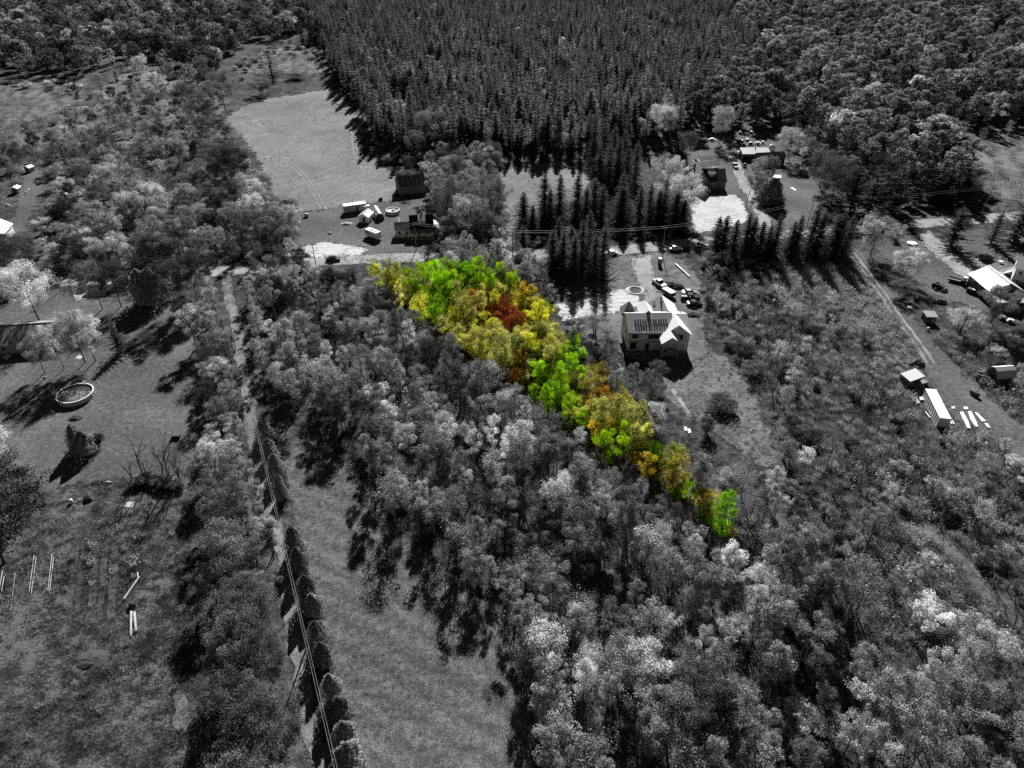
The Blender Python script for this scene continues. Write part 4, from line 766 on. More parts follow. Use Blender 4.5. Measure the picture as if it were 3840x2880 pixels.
for c in LOTT:
    w = 'at the road end of the coloured wedge' if c[8][1] < 690 else 'midway along the coloured wedge' if c[8][1] < 900 else 'near the tip of the coloured wedge'
    tree('autumn_tree', f'{WORDS[c[6]]} {SHW[c[5]]} {w}', c[5], c[1:3], c[3], c[6], 'coloured trees of the wedge-shaped lot', wide=c[4], bark='bark_brown')
_src = {}
def to_stuff(name, lst):
    srcs, pts, r = [], [], random.Random(len(lst)); idx = {}
    for c in lst:
        i = r.randrange(min(3, len(SH[c[5]]))); k = (c[5], i, c[6])
        if k not in idx: idx[k] = len(srcs); srcs.append(whole(*k))
        pts.append((c[1], c[2], c[4] / SH[c[5]][i][3], c[3] / SH[c[5]][i][2], r.uniform(0, 6.28), idx[k]))
    return scatter_stuff(name, srcs, pts)
to_stuff('broadleaf_woodland', B2); to_stuff('undergrowth', S2); to_stuff('pine_forest', P2)
OTHER.sort(key=lambda c: -c[0])
print('PLANTS', len(B1), len(B2), len(S1), len(S2), len(P1), len(P2), len(LOTT), len(OTHER))
# bare, leafless trees among the leafy ones
_n = 0
for poly, gap, s in (([(560, 620), (760, 600), (1000, 780), (1300, 980), (1500, 1100), (1700, 1250), (2200, 1500), (2200, 1750), (1180, 1800), (1060, 1340), (760, 960), (600, 850)], 12, 41), ([(1550, 600), (1700, 600), (1900, 700), (2212, 1050), (2212, 1400), (1900, 1300), (1720, 1080), (1620, 800)], 11, 42), ([(160, 300), (480, 260), (600, 470), (600, 570), (200, 580)], 16, 43), ([(2040, 300), (2212, 290), (2212, 440), (2120, 400)], 12, 44)):
    rr = random.Random(s)
    for x, y in fill(poly, gap, rr):
        H = rr.uniform(7, 11.5); u, v, _ = proj((x, y, H * .6))
        if _n < 150 and free(x, y) and not covers(x, y, H, 1) and clear_of(EXCL2, x, y) and not inside((u, v), LOT_PX) and -20 < u < 2230 and v < 1680:
            c = (0, x, y, H, 1, 'slim', 'grey', 'wood' if s == 41 else 'scrub' if s == 42 else 'left_scrub' if s == 43 else 'far_meadow', (u, v))
            bare_tree('leafless grey tree with fine branches ' + spot(c), (x, y), H, 'leafless trees ' + spot(c), mat=rr.choice(['bark_pale', 'bark', 'bark']), r=rr); _n += 1
# ------- tall weeds and grasses
TU = [tuft(400 + i, 1.0, 1.2, 60).mesh('tuft', 'leaf_weed') for i in range(3)] + [tuft(410 + i, 1.5, 1.0, 90, .04).mesh('tuft', 'leaf_reed') for i in range(2)] + [tuft(420 + i, .8, 1.2, 60).mesh('tuft', 'leaf_grey') for i in range(2)]
def weeds(name, polys, gap, seed, s0, s1, picks, excl):
    r = random.Random(seed); pts = []
    for poly in polys:
        for x, y in fill(poly, gap, r):
            if excl and not clear_of(EXCL2, x, y): continue
            k = s0 + (s1 - s0) * min(1, max(0, .45 + .55 * drift(x, y, 7) + r.uniform(-.25, .25))); pts.append((x, y, k * r.uniform(.9, 1.5), k, r.uniform(0, 6.28), r.choice(picks)))
    print(name, len(pts)); return scatter_stuff(name, TU, pts)
WOODP = [(525, 590), (1110, 575), (1240, 730), (1420, 860), (1600, 1040), (1760, 1200), (2300, 1500), (2300, 1760), (1130, 1760), (1095, 1380), (860, 1130), (640, 950), (560, 820)]
SCRUBP = [(1500, 560), (1830, 555), (2000, 800), (1960, 930), (2260, 960), (2300, 1500), (1760, 1200), (1660, 900), (1512, 640)]
weeds('weeds', [WOODP], 2.3, 51, .5, 1.1, [0, 1, 2, 5, 6], True)
weeds('weeds', [SCRUBP, [(1980, 780), (2060, 690), (2260, 720), (2260, 960)]], 1.8, 52, .6, 1.2, [0, 1, 2, 3, 4, 5], True)
weeds('reeds', [[(1700, 600), (1830, 560), (1900, 650), (1985, 765), (1940, 790), (1840, 730), (1720, 680)], [(1900, 1300), (2000, 1310), (2090, 1390), (2000, 1420), (1920, 1380)]], 1.5, 53, .6, 1.1, [3, 4, 0], False)
weeds('weeds', [[(-60, 1090), (420, 1012), (398, 1300), (380, 1500), (400, 1760), (-60, 1760)]], 2.0, 54, .12, .75, [0, 1, 5, 6, 3], False)
weeds('weeds', [[(-20, 275), (180, 222), (480, 190), (645, 480), (640, 560), (480, 578), (90, 600), (100, 440), (0, 370)], [(770, 265), (900, 345), (900, 375), (790, 320)]], 4.2, 55, .9, 1.8, [0, 1, 2, 5, 3], True)
weeds('weeds', [[(480, 190), (520, 120), (640, 85), (690, 110), (720, 180), (560, 212)], [(-20, 180), (180, 172), (180, 215), (60, 270), (-20, 280)], [(2040, 300), (2230, 290), (2230, 440), (2120, 400)]], 6.5, 56, 1.0, 2.0, [0, 1, 2], False)
weeds('weeds', [[(1430, 800), (1530, 760), (1570, 770), (1620, 830), (1660, 930), (1690, 1010), (1650, 1010), (1500, 910)], [(1200, 700), (1330, 760), (1490, 800), (1440, 850), (1300, 770)]], 1.8, 57, .2, .5, [0, 1, 2, 3], False)

# spruces standing in the tall wood: the nearest as trees, the rest as one mass
O1, O2 = split(OTHER, 70)
for c in O1: tree('spruce_tree', 'black pointed spruce ' + spot(c) + (' near the open meadow' if c[8][0] > 2000 else ' right behind the farm yard' if c[8][1] > 220 else ' high on the slope'), 'spruce', c[1:3], c[3], 'spruce', 'spruces in the tall wood', wide=c[4] * 1.1)
to_stuff('conifer_woodland', O2)
weeds('short_grass', [STRIP], 1.1, 61, .08, .24, [0, 1, 2, 5, 6], False)
weeds('short_grass', [[(-40, 665), (120, 640), (330, 655), (440, 700), (442, 760), (420, 1010), (330, 1030), (80, 1062), (-40, 1085)]], 1.9, 62, .06, .22, [0, 1, 2, 5, 6], False)
weeds('short_grass', [[(500, 245), (730, 195), (790, 300), (858, 400), (860, 430), (735, 445), (620, 445), (560, 370)], [(1060, 385), (1210, 348), (1285, 392), (1220, 440), (1110, 530)]], 3.4, 63, .12, .4, [0, 1, 2, 5], False)

# grass and weeds creeping over the edges of fields, yards, drives and sand
pts = []; r = random.Random(71)
for poly in EXCL2:
    for (ax, ay), (bx, by) in zip(poly, poly[1:] + poly[:1]):
        L = math.hypot(bx - ax, by - ay); st = .75 if ay < 260 else 2.0; n = int(L / st)
        for k in range(n):
            if r.random() < .25: continue
            t = (k + r.random()) / n; x = ax + (bx - ax) * t + r.gauss(0, .55); y = ay + (by - ay) * t + r.gauss(0, .55)
            if 30 < y < 420 and abs(x) < .74 * y + 20: kk = r.uniform(.12, .5); pts.append((x, y, kk * r.uniform(.8, 1.5), kk, r.uniform(0, 6.28), r.choice([0, 1, 2, 5, 6])))
print('edge', len(pts)); scatter_stuff('edge_grass', TU, pts)
# ---------------------------------------------------------------- buildings
def slopes(parent, x0, x1, y0, y1, ze, zr, axis, mat, over=.35, t=.14, name='roof', ridge=None):
    """two roof slopes; ridge along axis"""
    mb = MB()
    if axis == 'x':
        ym = (y0 + y1) / 2 if ridge is None else ridge; s0 = (zr - ze) / (ym - y0); s1 = (zr - ze) / (y1 - ym)
        mb.slab((x0 - over, y0 - over, ze - over * s0), (x1 + over, y0 - over, ze - over * s0), (x1 + over, ym, zr), (x0 - over, ym, zr), t)
        mb.slab((x0 - over, ym, zr), (x1 + over, ym, zr), (x1 + over, y1 + over, ze - over * s1), (x0 - over, y1 + over, ze - over * s1), t)
    else:
        xm = (x0 + x1) / 2 if ridge is None else ridge; s0 = (zr - ze) / (xm - x0); s1 = (zr - ze) / (x1 - xm)
        mb.slab((x0 - over, y0 - over, ze - over * s0), (xm, y0 - over, zr), (xm, y1 + over, zr), (x0 - over, y1 + over, ze - over * s0), t)
        mb.slab((xm, y0 - over, zr), (x1 + over, y0 - over, ze - over * s1), (x1 + over, y1 + over, ze - over * s1), (xm, y1 + over, zr), t)
    return mb.build(name, mat, parent)
def walls(parent, x0, x1, y0, y1, ze, zr, axis, mat, name='wall', z0=-.3):
    mb = MB()
    if axis == 'x': mb.prism([(y0, z0), (y1, z0), (y1, ze), ((y0 + y1) / 2, zr), (y0, ze)], x0, x1, 'x')
    elif axis == 'y': mb.prism([(x0, z0), (x1, z0), (x1, ze), ((x0 + x1) / 2, zr), (x0, ze)], y0, y1, 'y')
    else: mb.box(x0, x1, y0, y1, z0, ze)
    return mb.build(name, mat, parent)
def window(parent, a, c, z, w, h, face='f', frame='white', name='window'):
    """a: place along the wall, c: the wall's plane"""
    f, g = MB(), MB(); b = .09
    def bx(m, u0, u1, d0, d1, z0, z1):
        if face == 'f': m.box(u0, u1, c - d1, c - d0, z0, z1)
        elif face == 'l': m.box(c - d1, c - d0, u0, u1, z0, z1)
        else: m.box(c + d0, c + d1, u0, u1, z0, z1)
    for u0, u1, z0, z1 in ((a - w / 2 - b, a + w / 2 + b, z - h / 2 - b, z - h / 2), (a - w / 2 - b, a + w / 2 + b, z + h / 2, z + h / 2 + b), (a - w / 2 - b, a - w / 2, z - h / 2, z + h / 2), (a + w / 2, a + w / 2 + b, z - h / 2, z + h / 2)): bx(f, u0, u1, -.01, .07, z0, z1)
    bx(f, a - w / 2, a + w / 2, .012, .05, z - .03, z + .03)
    o = f.build(name, frame, parent); bx(g, a - w / 2, a + w / 2, -.01, .012, z - h / 2, z + h / 2); g.build('pane', 'glass', o); return o
def opening(parent, a, c, z, w, h, face='f', name='opening'):
    m = MB()
    if face == 'f': m.box(a - w / 2, a + w / 2, c - .025, c + .01, z - h / 2, z + h / 2)
    elif face == 'l': m.box(c - .025, c + .01, a - w / 2, a + w / 2, z - h / 2, z + h / 2)
    return m.build(name, 'black', parent)
def door(parent, a, c, w=.95, h=2.05, face='f', mat='white', z0=0):
    m = MB(); hm = MB()
    if face == 'f': m.box(a - w / 2, a + w / 2, c - .06, c + .01, z0, z0 + h); hm.box(a + w * .32, a + w * .4, c - .12, c - .06, z0 + .95, z0 + 1.05)
    else: m.box(c - .06, c + .01, a - w / 2, a + w / 2, z0, z0 + h); hm.box(c - .12, c - .06, a + w * .32, a + w * .4, z0 + .95, z0 + 1.05)
    o = m.build('door', mat, parent); hm.build('handle', 'chrome', o); return o
def chimney(parent, x, y, z0, z1, s=.5, mat='brick'):
    m = MB().box(x - s / 2, x + s / 2, y - s / 2, y + s / 2, z0, z1); o = m.build('chimney', mat, parent); MB().box(x - s * .3, x + s * .3, y - s * .3, y + s * .3, z1, z1 + .25).build('flue', 'black', o); return o
# unfinished house
t = thing('unfinished_house', 'large two-storey house under construction with bare sheathing, pale roof boards and a front gable', 'house', (30.3, 158.2, 0), rad(1.5))
walls(t, 0, 11.6, 0, 10.6, 5.5, 8.1, 'x', 'wrap'); slopes(t, 0, 11.6, 0, 10.6, 5.5, 8.1, 'x', 'osb', .3)
walls(t, 11.6, 16.0, 1.5, 11.0, 5.2, 7.2, 'x', 'wrap', 'wing_wall'); slopes(t, 11.6, 16.0, 1.5, 11.0, 5.2, 7.2, 'x', 'lightgrey', .3, name='wing_roof')
walls(t, 9.2, 15.8, -.6, 4.0, 5.2, 7.9, 'y', 'wrap', 'gable_wall'); slopes(t, 9.2, 15.8, -.6, 5.0, 5.2, 7.9, 'y', 'membrane', .4, name='gable_roof')
slopes(t, 8.0, 12.6, -4.3, -.6, 4.7, 6.4, 'y', 'membrane', .25, name='porch_roof')
MB().prism([(8.3, 4.75), (12.3, 4.75), (10.3, 6.2)], -4.2, -4.05, 'y').build('porch_gable', 'wrap', t)
deck = MB().box(8.1, 12.5, -4.2, -.62, .75, .95).build('porch_deck', 'wood', t)
for x in (8.25, 12.35):
    for y in (-4.1, -1.0): MB().box(x - .08, x + .08, y - .08, y + .08, -.2, 4.72).build('porch_post', 'lumber', t)
for a, b in ((8.3, 12.3), (12.3, 8.3)): MB().tube([(a, -4.2, 1.1), (b, -4.2, 3.4)], .06, 4).build('cross_brace', 'lumber', t)
for z in (1.1, 1.7): MB().box(8.3, 12.3, -4.18, -4.1, z, z + .1).build('porch_rail', 'wood', t)
for x, z, w, h in ((1.7, 4.3, 1.5, 1.3), (6.6, 4.2, 2.8, 1.4), (1.5, 1.4, 1.7, 2.0)): opening(t, x, 0, z, w, h, 'f', 'window_opening')
opening(t, 13.2, -.6, 4.2, 1.9, 1.4, 'f', 'window_opening'); opening(t, 5.2, 0, 1.2, 1.0, 2.1, 'f', 'door_opening')
for y, z in ((3, 4.2), (7.5, 4.2), (3.5, 1.4)): opening(t, y, 0, z, 1.1, 1.3, 'l', 'window_opening')
for x, z in ((3.3, 3.1), (4.3, 3.1), (3.4, 5.0), (8.6, 3.0), (4.5, 1.0), (.7, 3.0), (11.5, 6.0), (13, 6.6)):
    MB().box(x - .3, x + .3, -.03 if x < 9 else -.63, .01 if x < 9 else -.59, z, z + .3).build('sheathing_print', 'midgrey', t)
MB().box(-.15, 9.0, -.14, -.02, 2.6, 2.75).build('floor_band', 'wood', t); MB().box(-.2, 9.1, -.32, -.2, 5.05, 5.4).build('fascia', 'grey', t)
walls(t, 8.2, 15.6, 11.0, 18.0, 3.6, 3.6, None, 'wrap', 'garage_wall'); slopes(t, 8.2, 15.6, 10.0, 18.2, 3.7, 6.4, 'y', 'shingle_grey', .35, name='garage_roof')
mb = MB(); mb.slab((11.95, 9.6, 6.48), (16.0, 9.6, 3.6), (16.0, 18.6, 3.6), (11.95, 18.6, 6.48), .06); mb.build('roof_membrane', 'membrane', t)
mb = MB(); mb.add([(-.6, 8.6, 5.6), (3.6, 8.6, 5.6), (3.6, 13, 5.6), (-.6, 13, 5.6), (1.5, 10.8, 8.9)], [(3, 2, 1, 0), (0, 1, 4), (1, 2, 4), (2, 3, 4), (3, 0, 4)]); mb.build('hip_roof', 'shingle_grey', t)
walls(t, 4.0, 7.4, 5.6, 10.9, 7.0, 8.9, 'y', 'wrap', 'dormer_wall'); slopes(t, 4.0, 7.4, 5.6, 11.2, 7.0, 8.7, 'y', 'membrane', .2, name='dormer_roof')
for k in range(26):
    row, i = divmod(k, 13); x = 2.0 + i * .68 + RND.uniform(-.1, .1); y = 1.9 + row * 1.25 + RND.uniform(-.1, .1); z = 5.5 + y * .4906 + .17
    b = MB().box(-.18, .18, -.3, .3, 0, .14).build('shingle_bundle', 'darkgrey'); b.matrix_world = t.matrix_basis @ Matrix.Translation((x, y, z)) @ Matrix.Rotation(math.atan(.4906), 4, 'X')
    tag(b, 'dark bundle of shingles in the ' + ('lower' if row == 0 else 'upper') + ' row on the unfinished roof', 'shingle bundle', 'shingle bundles on the unfinished roof')
def gable_house(name, label, loc, rz, Wd, D, hw, hr, wall, roof, axis='x', cat='house'):
    t = thing(name, label, cat, loc, rz); walls(t, 0, Wd, 0, D, hw, hr, axis, wall); slopes(t, 0, Wd, 0, D, hw, hr, axis, roof); return t
# dark-roofed house by the road
p = q(5, 985, 1190); t = gable_house('farmhouse', 'white house with black dormer roof and lower grey-roofed wing beside the road', (p.x, p.y, 0), rad(7), 5.2, 5.0, 3.1, 4.7, 'siding_white', 'lightgrey')
for x in (1.3, 3.9): window(t, x, 0, 1.75, .8, 1.1)
for x in (1.2, 3.4): window(t, x, 0, .3, .5, .25, frame='grey', name='cellar_window')
chimney(t, 1.2, 4.4, 3.4, 5.3, .6, 'white')
walls(t, 5.2, 13.0, -.6, 7.4, 3.3, 6.6, 'x', 'siding_white', 'main_wall'); slopes(t, 5.2, 13.0, -.6, 7.4, 3.3, 6.6, 'x', 'shingle', .3, name='main_roof')
mb = MB(); mb.slab((5.1, -2.6, 2.45), (13.1, -2.6, 2.45), (13.1, -.75, 3.2), (5.1, -.75, 3.2), .1); mb.build('porch_roof', 'shingle_grey', t)
for k in range(5): MB().box(5.3 + k * 1.85, 5.42 + k * 1.85, -2.5, -2.38, -.2, 2.46).build('porch_post', 'white', t)
MB().box(5.2, 13, -2.5, -.62, -.2, .35).build('porch_floor', 'wood', t); door(t, 8, -.6, mat='grey', z0=.35); window(t, 6.5, -.6, 1.9, .9, 1.1); window(t, 10.8, -.6, 1.9, 1.2, 1.1)
walls(t, 8.1, 10.3, .5, 3.6, 5.4, 5.9, 'x', 'siding_white', 'dormer_wall'); mb = MB(); mb.slab((7.9, .35, 5.45), (10.5, .35, 5.45), (10.5, 3.6, 6.75), (7.9, 3.6, 6.75), .1); mb.build('dormer_roof', 'shingle_grey', t); window(t, 9.2, .5, 4.95, 1.1, .55, name='dormer_window')
chimney(t, 9.4, 4.2, 6.2, 7.5, .5)
walls(t, 13.0, 14.8, 1, 7, 2.2, 2.2, None, 'siding', 'lean_to_wall'); mb = MB(); mb.slab((12.95, .7, 3.3), (15.0, .7, 2.25), (15.0, 7.3, 2.25), (12.95, 7.3, 3.3), .1); mb.build('lean_to_roof', 'lightgrey', t)
# barn
t, L = place('barn', 'old grey barn with dark ribbed metal roof above the yard pool', 'barn', q(5, 1055, 495), q(5, 1505, 437)); L = 10.6
walls(t, 0, L, 0, 7.5, 3.6, 6.4, 'x', 'barnboard'); n = 18
rf = slopes(t, 0, L, 0, 7.5, 3.6, 6.4, 'x', 'rust', .3, .08)
for k in range(n):
    x0 = -.3 + k * (L + .6) / n; s = 2.8 / 3.75
    for sd in (0, 1):
        y0, y1 = (-.32, 3.75) if sd == 0 else (7.82, 3.75); z0 = 3.6 - .32 * s
        m = MB().slab((x0 + .05, y0, z0 + .1), (x0 + .38, y0, z0 + .1), (x0 + .38, y1, 6.51), (x0 + .05, y1, 6.51), .1); m.build('roof_sheet', 'darkgrey' if k % 3 else 'midgrey', rf)
window(t, 3.0, 0, 1.9, .7, .5, frame='wood'); door(t, 9.2, 0, 1.2, 2.1, mat='wood')
# mobile trailer with lean-to
t, L = place('trailer_home', 'long flat-roofed white trailer home with stovepipe beside the small sheds', 'trailer', q(5, 150, 800), q(5, 385, 765)); L = 8.2
MB().box(0, L, 0, 2.6, .5, 2.9).build('body', 'siding', t); MB().box(-.12, L + .12, -.12, 2.72, 2.9, 3.05).build('roof', 'white', t)
for x in (1.1, 5.9): window(t, x, 0, 1.9, .7, .6)
door(t, 4.8, 0, .9, 1.9, z0=.6, mat='darkgrey'); MB().tube([(3.6, 1.2, 3), (3.6, 1.2, 4.2)], .09, 6).build('stovepipe', 'black', t)
MB().box(6.9, 9.2, -1.2, 0, 0, 2.3).build('entry', 'siding', t); MB().box(6.8, 9.3, -1.35, -.01, 2.3, 2.42).build('entry_roof', 'white', t)
# ribbed shed
t, L = place('garden_shed', 'small white shed with ribbed pale gable roof and open door', 'shed', q(5, 372, 932), q(5, 550, 945)); L = 3.9
walls(t, .15, L - .15, 0, 5.2, 2.2, 3.3, 'y', 'siding_white'); rf = slopes(t, .15, L - .15, 0, 5.2, 2.2, 3.3, 'y', 'white', .3, .07); opening(t, 2.2, 0, 1.1, 1.0, 1.9, 'f', 'doorway')
for k in range(7):
    y = -.25 + k * .85
    for sd in (0, 1):
        xa, xb = (-.15, L / 2) if sd == 0 else (L + .15, L / 2); MB().slab((xa, y, 2.06), (xa, y + .25, 2.06), (xb, y + .25, 3.38), (xb, y, 3.38), .05).build('roof_rib', 'grey', rf)
# arched shelter
a, b = q(5, 648, 905), q(5, 790, 885); t, L = place('arched_shelter', 'silver half-round metal shelter with dark open front', 'shelter', a, b); L = 3.4
arc = [(L / 2 - L / 2 * math.cos(k * math.pi / 12), 2.5 * math.sin(k * math.pi / 12) ** .8 if 0 < k < 12 else 0) for k in range(13)]
MB().prism(arc, .1, 8.6, 'y').build('shell', 'chrome', t); MB().prism([(x * .92 + L * .04, z * .9) for x, z in arc], .0, .09, 'y').build('doorway', 'black', t)
for k in range(5): MB().tube([(x, .2 + k * 2.05, z + .03) for x, z in arc], .05, 4).build('hoop', 'lightgrey', t)
# round pools
def pool(label, c, R, h, mat, dirty):
    t = thing('round_pool', label, 'pool', (c.x, c.y, 0)); n = 24
    MB().lathe([(R, -.1), (R, h), (R - .06, h), (R - .06, .1)], n).build('wall', mat, t); MB().lathe([(R - .1, h - .35), (R - .1, h - .3)], n).build('water', 'water' if dirty else 'offwhite', t)
    ring = MB()
    for k in range(n):
        a0, a1 = 2 * math.pi * k / n, 2 * math.pi * (k + 1) / n
        ring.add([(math.cos(a) * r, math.sin(a) * r, z) for z in (h, h + .07) for a in (a0, a1) for r in (R - .12, R + .14)], [(0, 2, 3, 1), (4, 5, 7, 6), (1, 3, 7, 5), (0, 4, 6, 2)])
    ring.build('rim', 'white' if dirty else 'offwhite', t)
    for k in range(n):
        a = 2 * math.pi * k / n; MB().box(-.05, .05, -.04, .04, -.1, h, Matrix.Translation((math.cos(a) * (R + .03), math.sin(a) * (R + .03), 0)) @ Matrix.Rotation(a, 4, 'Z')).build('post', 'midgrey' if not dirty else 'lightgrey', t)
    return t
c = (q(14, 380, 925) + q(14, 610, 905)) / 2; t = pool('large above-ground pool with dark leafy water on the lawn', c, 4.0, 1.25, 'lightgrey', True)
mb = MB()
for s in (-.25, .25): mb.tube([(s + .6, 3.7, -.1), (s + .6, 4.2, 2.0), (s + .6, 3.5, 2.0), (s + .6, 3.4, .6)], .04, 5)
for z in (.3, .65, 1.0, 1.35): mb.tube([(.35, 3.85 + z * .13, z), (.85, 3.85 + z * .13, z)], .04, 4)
mb.build('ladder', 'white', t)
lf = Cards(77); lf.put(np.stack([lf.r.uniform(-3.4, 3.4, 500), lf.r.uniform(-2.6, 1.2, 500), np.full(500, .97)], 1), np.tile([0, 0, 1.0], (500, 1)), .35, .7, lf.r.uniform(.5, 1.5, 500)); fl = stuff(link('fallen_leaves', lf.mesh('fallen_leaves', 'leaf_silver'))); fl.location = (c.x, c.y, 0)
c = (q(5, 820, 785) + q(5, 1046, 770)) / 2; t = pool('small empty round pool with rusty sides behind the dark-roofed house', c, 2.45, 1.2, 'grey', False)
o = MB().lathe([(.9, .95), (.5, 1.25), (.1, 1.3)], 9).build('liner_heap', 'darkgrey', t); o.location = (.2, -.1, 0); o = MB().slab((1.0, .2, 1.0), (2.1, .6, 1.1), (1.7, 1.5, 1.5), (.8, 1.1, 1.3), .05).build('loose_liner', 'black', t)
# black bin, chest
t = thing('storage_box', 'black lidded box standing alone between trailer and barn', 'box', q(5, 700, 575), rad(5)); MB().box(0, 1.5, 0, 1.2, 0, 1.0).build('body', 'black', t); MB().slab((-.05, -.08, 1.0), (1.55, -.08, 1.0), (1.55, 1.25, 1.25), (-.05, 1.25, 1.25), .06).build('lid', 'darkgrey', t)
# farm: dark clapboard house
p = q(6, 245, 1085); t = thing('farmhouse', 'dark clapboard farmhouse with front gable, dormer and small gabled porch above the sand pad', 'house', (p.x, p.y, 0), rad(2))
walls(t, 0, 4.9, 0, 8.5, 4.4, 7.6, 'y', 'siding_dark'); slopes(t, 0, 4.9, 0, 8.5, 4.4, 7.6, 'y', 'shingle_grey', .35)
for x in (1.3, 3.6): window(t, x, 0, 4.3, .75, 1.35)
walls(t, 4.9, 13.0, 1.5, 8.2, 3.2, 7.2, 'x', 'siding_dark', 'wing_wall'); slopes(t, 3.0, 9.2, 1.5, 8.2, 3.3, 7.2, 'x', 'shingle', .2, name='wing_roof'); slopes(t, 9.4, 13.0, 1.4, 8.3, 3.2, 5.4, 'x', 'shingle_grey', .3, name='end_roof')
for x in (5.7, 8.2): window(t, x, 1.5, 1.9, .8, .8)
walls(t, 5.8, 8.4, 2.6, 5.4, 5.7, 6.3, 'x', 'siding_dark', 'dormer_wall'); MB().slab((5.5, 2.3, 5.8), (8.7, 2.3, 5.8), (8.7, 5.2, 7.3), (5.5, 5.2, 7.3), .1).build('dormer_roof', 'lightgrey', t); window(t, 7.1, 2.6, 5.25, 1.6, .6, name='dormer_window')
walls(t, 2.2, 4.0, -1.9, 0, 2.3, 3.2, 'y', 'siding_dark', 'porch_wall'); slopes(t, 2.2, 4.0, -1.9, -.02, 2.3, 3.2, 'y', 'white', .2, .08, 'porch_roof'); opening(t, 3.1, -1.9, 1.1, .9, 1.9, 'f', 'porch_opening')
for x in (2.28, 3.92): MB().box(x - .08, x + .08, -2.05, -1.91, -.2, 2.3).build('porch_post', 'white', t)
chimney(t, 1.0, 7.0, 6.0, 8.6, .6)
t, L = place('open_shed', 'long open-fronted farm shed with pale ribbed metal roof', 'shed', q(6, 950, 640), q(6, 1360, 640)); L = 12.4
rf = MB().slab((-.2, -.4, 2.9), (L + .2, -.4, 2.9), (L + .2, 5.2, 4.1), (-.2, 5.2, 4.1), .12).build('roof', 'lightgrey', t)
for k in range(20): MB().box(0, .07, 0, 5.7, 0, .06, Matrix.Translation((k * L / 19.3, -.38, 3.03)) @ Matrix.Rotation(math.atan(1.2 / 5.6), 4, 'X')).build('roof_rib', 'grey', rf)
MB().box(0, L, 4.8, 5.0, -.2, 3.95).build('back_wall', 'barnboard', t); MB().box(0, .15, 0, 4.8, -.2, 2.9).build('side_wall', 'barnboard', t); MB().box(L - .15, L, 0, 4.8, -.2, 2.9).build('side_wall', 'barnboard', t)
for k in range(5): MB().box(.3 + k * 2.9, .5 + k * 2.9, 0, .2, -.2, 2.9).build('post', 'wood', t)
MB().box(6.3, 6.7, 3.8, 4.2, 3.7, 4.6).build('vent', 'black', t)
t = gable_house('machine_shed', 'dark board shed with grey gable roof joined behind the spreading tree', q(6, 1180, 720), rad(10), 12.6, 4.6, 3.1, 4.9, 'darkgrey', 'midgrey', 'x', 'shed'); window(t, 2.3, 0, 1.8, .7, .8, 'l'); MB().tube([(7, 2.3, 4.9), (7, 2.3, 5.9)], .15, 6).build('stovepipe', 'black', t); opening(t, 3, 0, 1.2, 2.2, 2.2, 'f', 'doorway')
c = q(6, 1420, 525); t = thing('round_tank', 'white domed round tank at the end of the long farm shed', 'tank', (c.x, c.y + 3, 0)); MB().lathe([(1.5, -.2), (1.5, 1.6), (1.35, 2.2), (.9, 2.75), (.4, 2.95), (.05, 3.0)], 18).build('shell', 'white', t, True); MB().lathe([(.25, 2.9), (.25, 3.3)], 8).build('cap', 'grey', t)
t = thing('small_hut', 'small pale wooden hut with open door under the willow-like tree', 'hut', q(6, 1790, 850), rad(-22)); walls(t, 0, 3.2, 0, 2.4, 2.2, 2.2, None, 'wood'); MB().slab((-.2, -.2, 2.2), (3.4, -.2, 2.2), (3.4, 2.6, 2.55), (-.2, 2.6, 2.55), .1).build('roof', 'darkgrey', t); opening(t, .6, 0, 1.0, .8, 1.8, 'f', 'doorway'); opening(t, 1.2, 0, 1.1, .8, 1.7, 'l', 'doorway')
t = thing('kiosk', 'narrow pale upright kiosk in front of the black vine-covered clump', 'kiosk', q(6, 1245, 1200), rad(-4)); MB().box(0, 1.3, 0, 1.2, -.1, 2.2).build('body', 'lightgrey', t); MB().prism([(-.05, 2.2), (1.35, 2.2), (1.1, 2.5), (.2, 2.5)], -.1, 1.3, 'y').build('roof', 'offwhite', t); door(t, .65, 0, .8, 1.8, mat='grey')
t = thing('small_cabin', 'little cabin with pale roof between shrubs on the farm lawn', 'cabin', q(6, 1410, 960), rad(-18)); walls(t, 0, 2.8, 0, 2.4, 2.0, 2.0, None, 'darkgrey'); MB().slab((-.2, -.3, 2.0), (3.0, -.3, 2.0), (3.0, 2.6, 2.3), (-.2, 2.6, 2.3), .1).build('roof', 'white', t); door(t, 1.2, 0, .8, 1.8, mat='wood')
t = thing('canopy_tent', 'white pop-up canopy between the farmhouse and vegetable beds', 'canopy', q(6, 225, 730), 0); MB().add([(0, 0, 2.1), (3, 0, 2.1), (3, 3, 2.1), (0, 3, 2.1), (1.5, 1.5, 2.9)], [(0, 1, 4), (1, 2, 4), (2, 3, 4), (3, 0, 4), (3, 2, 1, 0)]).build('cover', 'white', t)
for x in (.05, 2.95):
    for y in (.05, 2.95): MB().tube([(x, y, -.1), (x, y, 2.1)], .04, 4).build('leg', 'lightgrey', t)
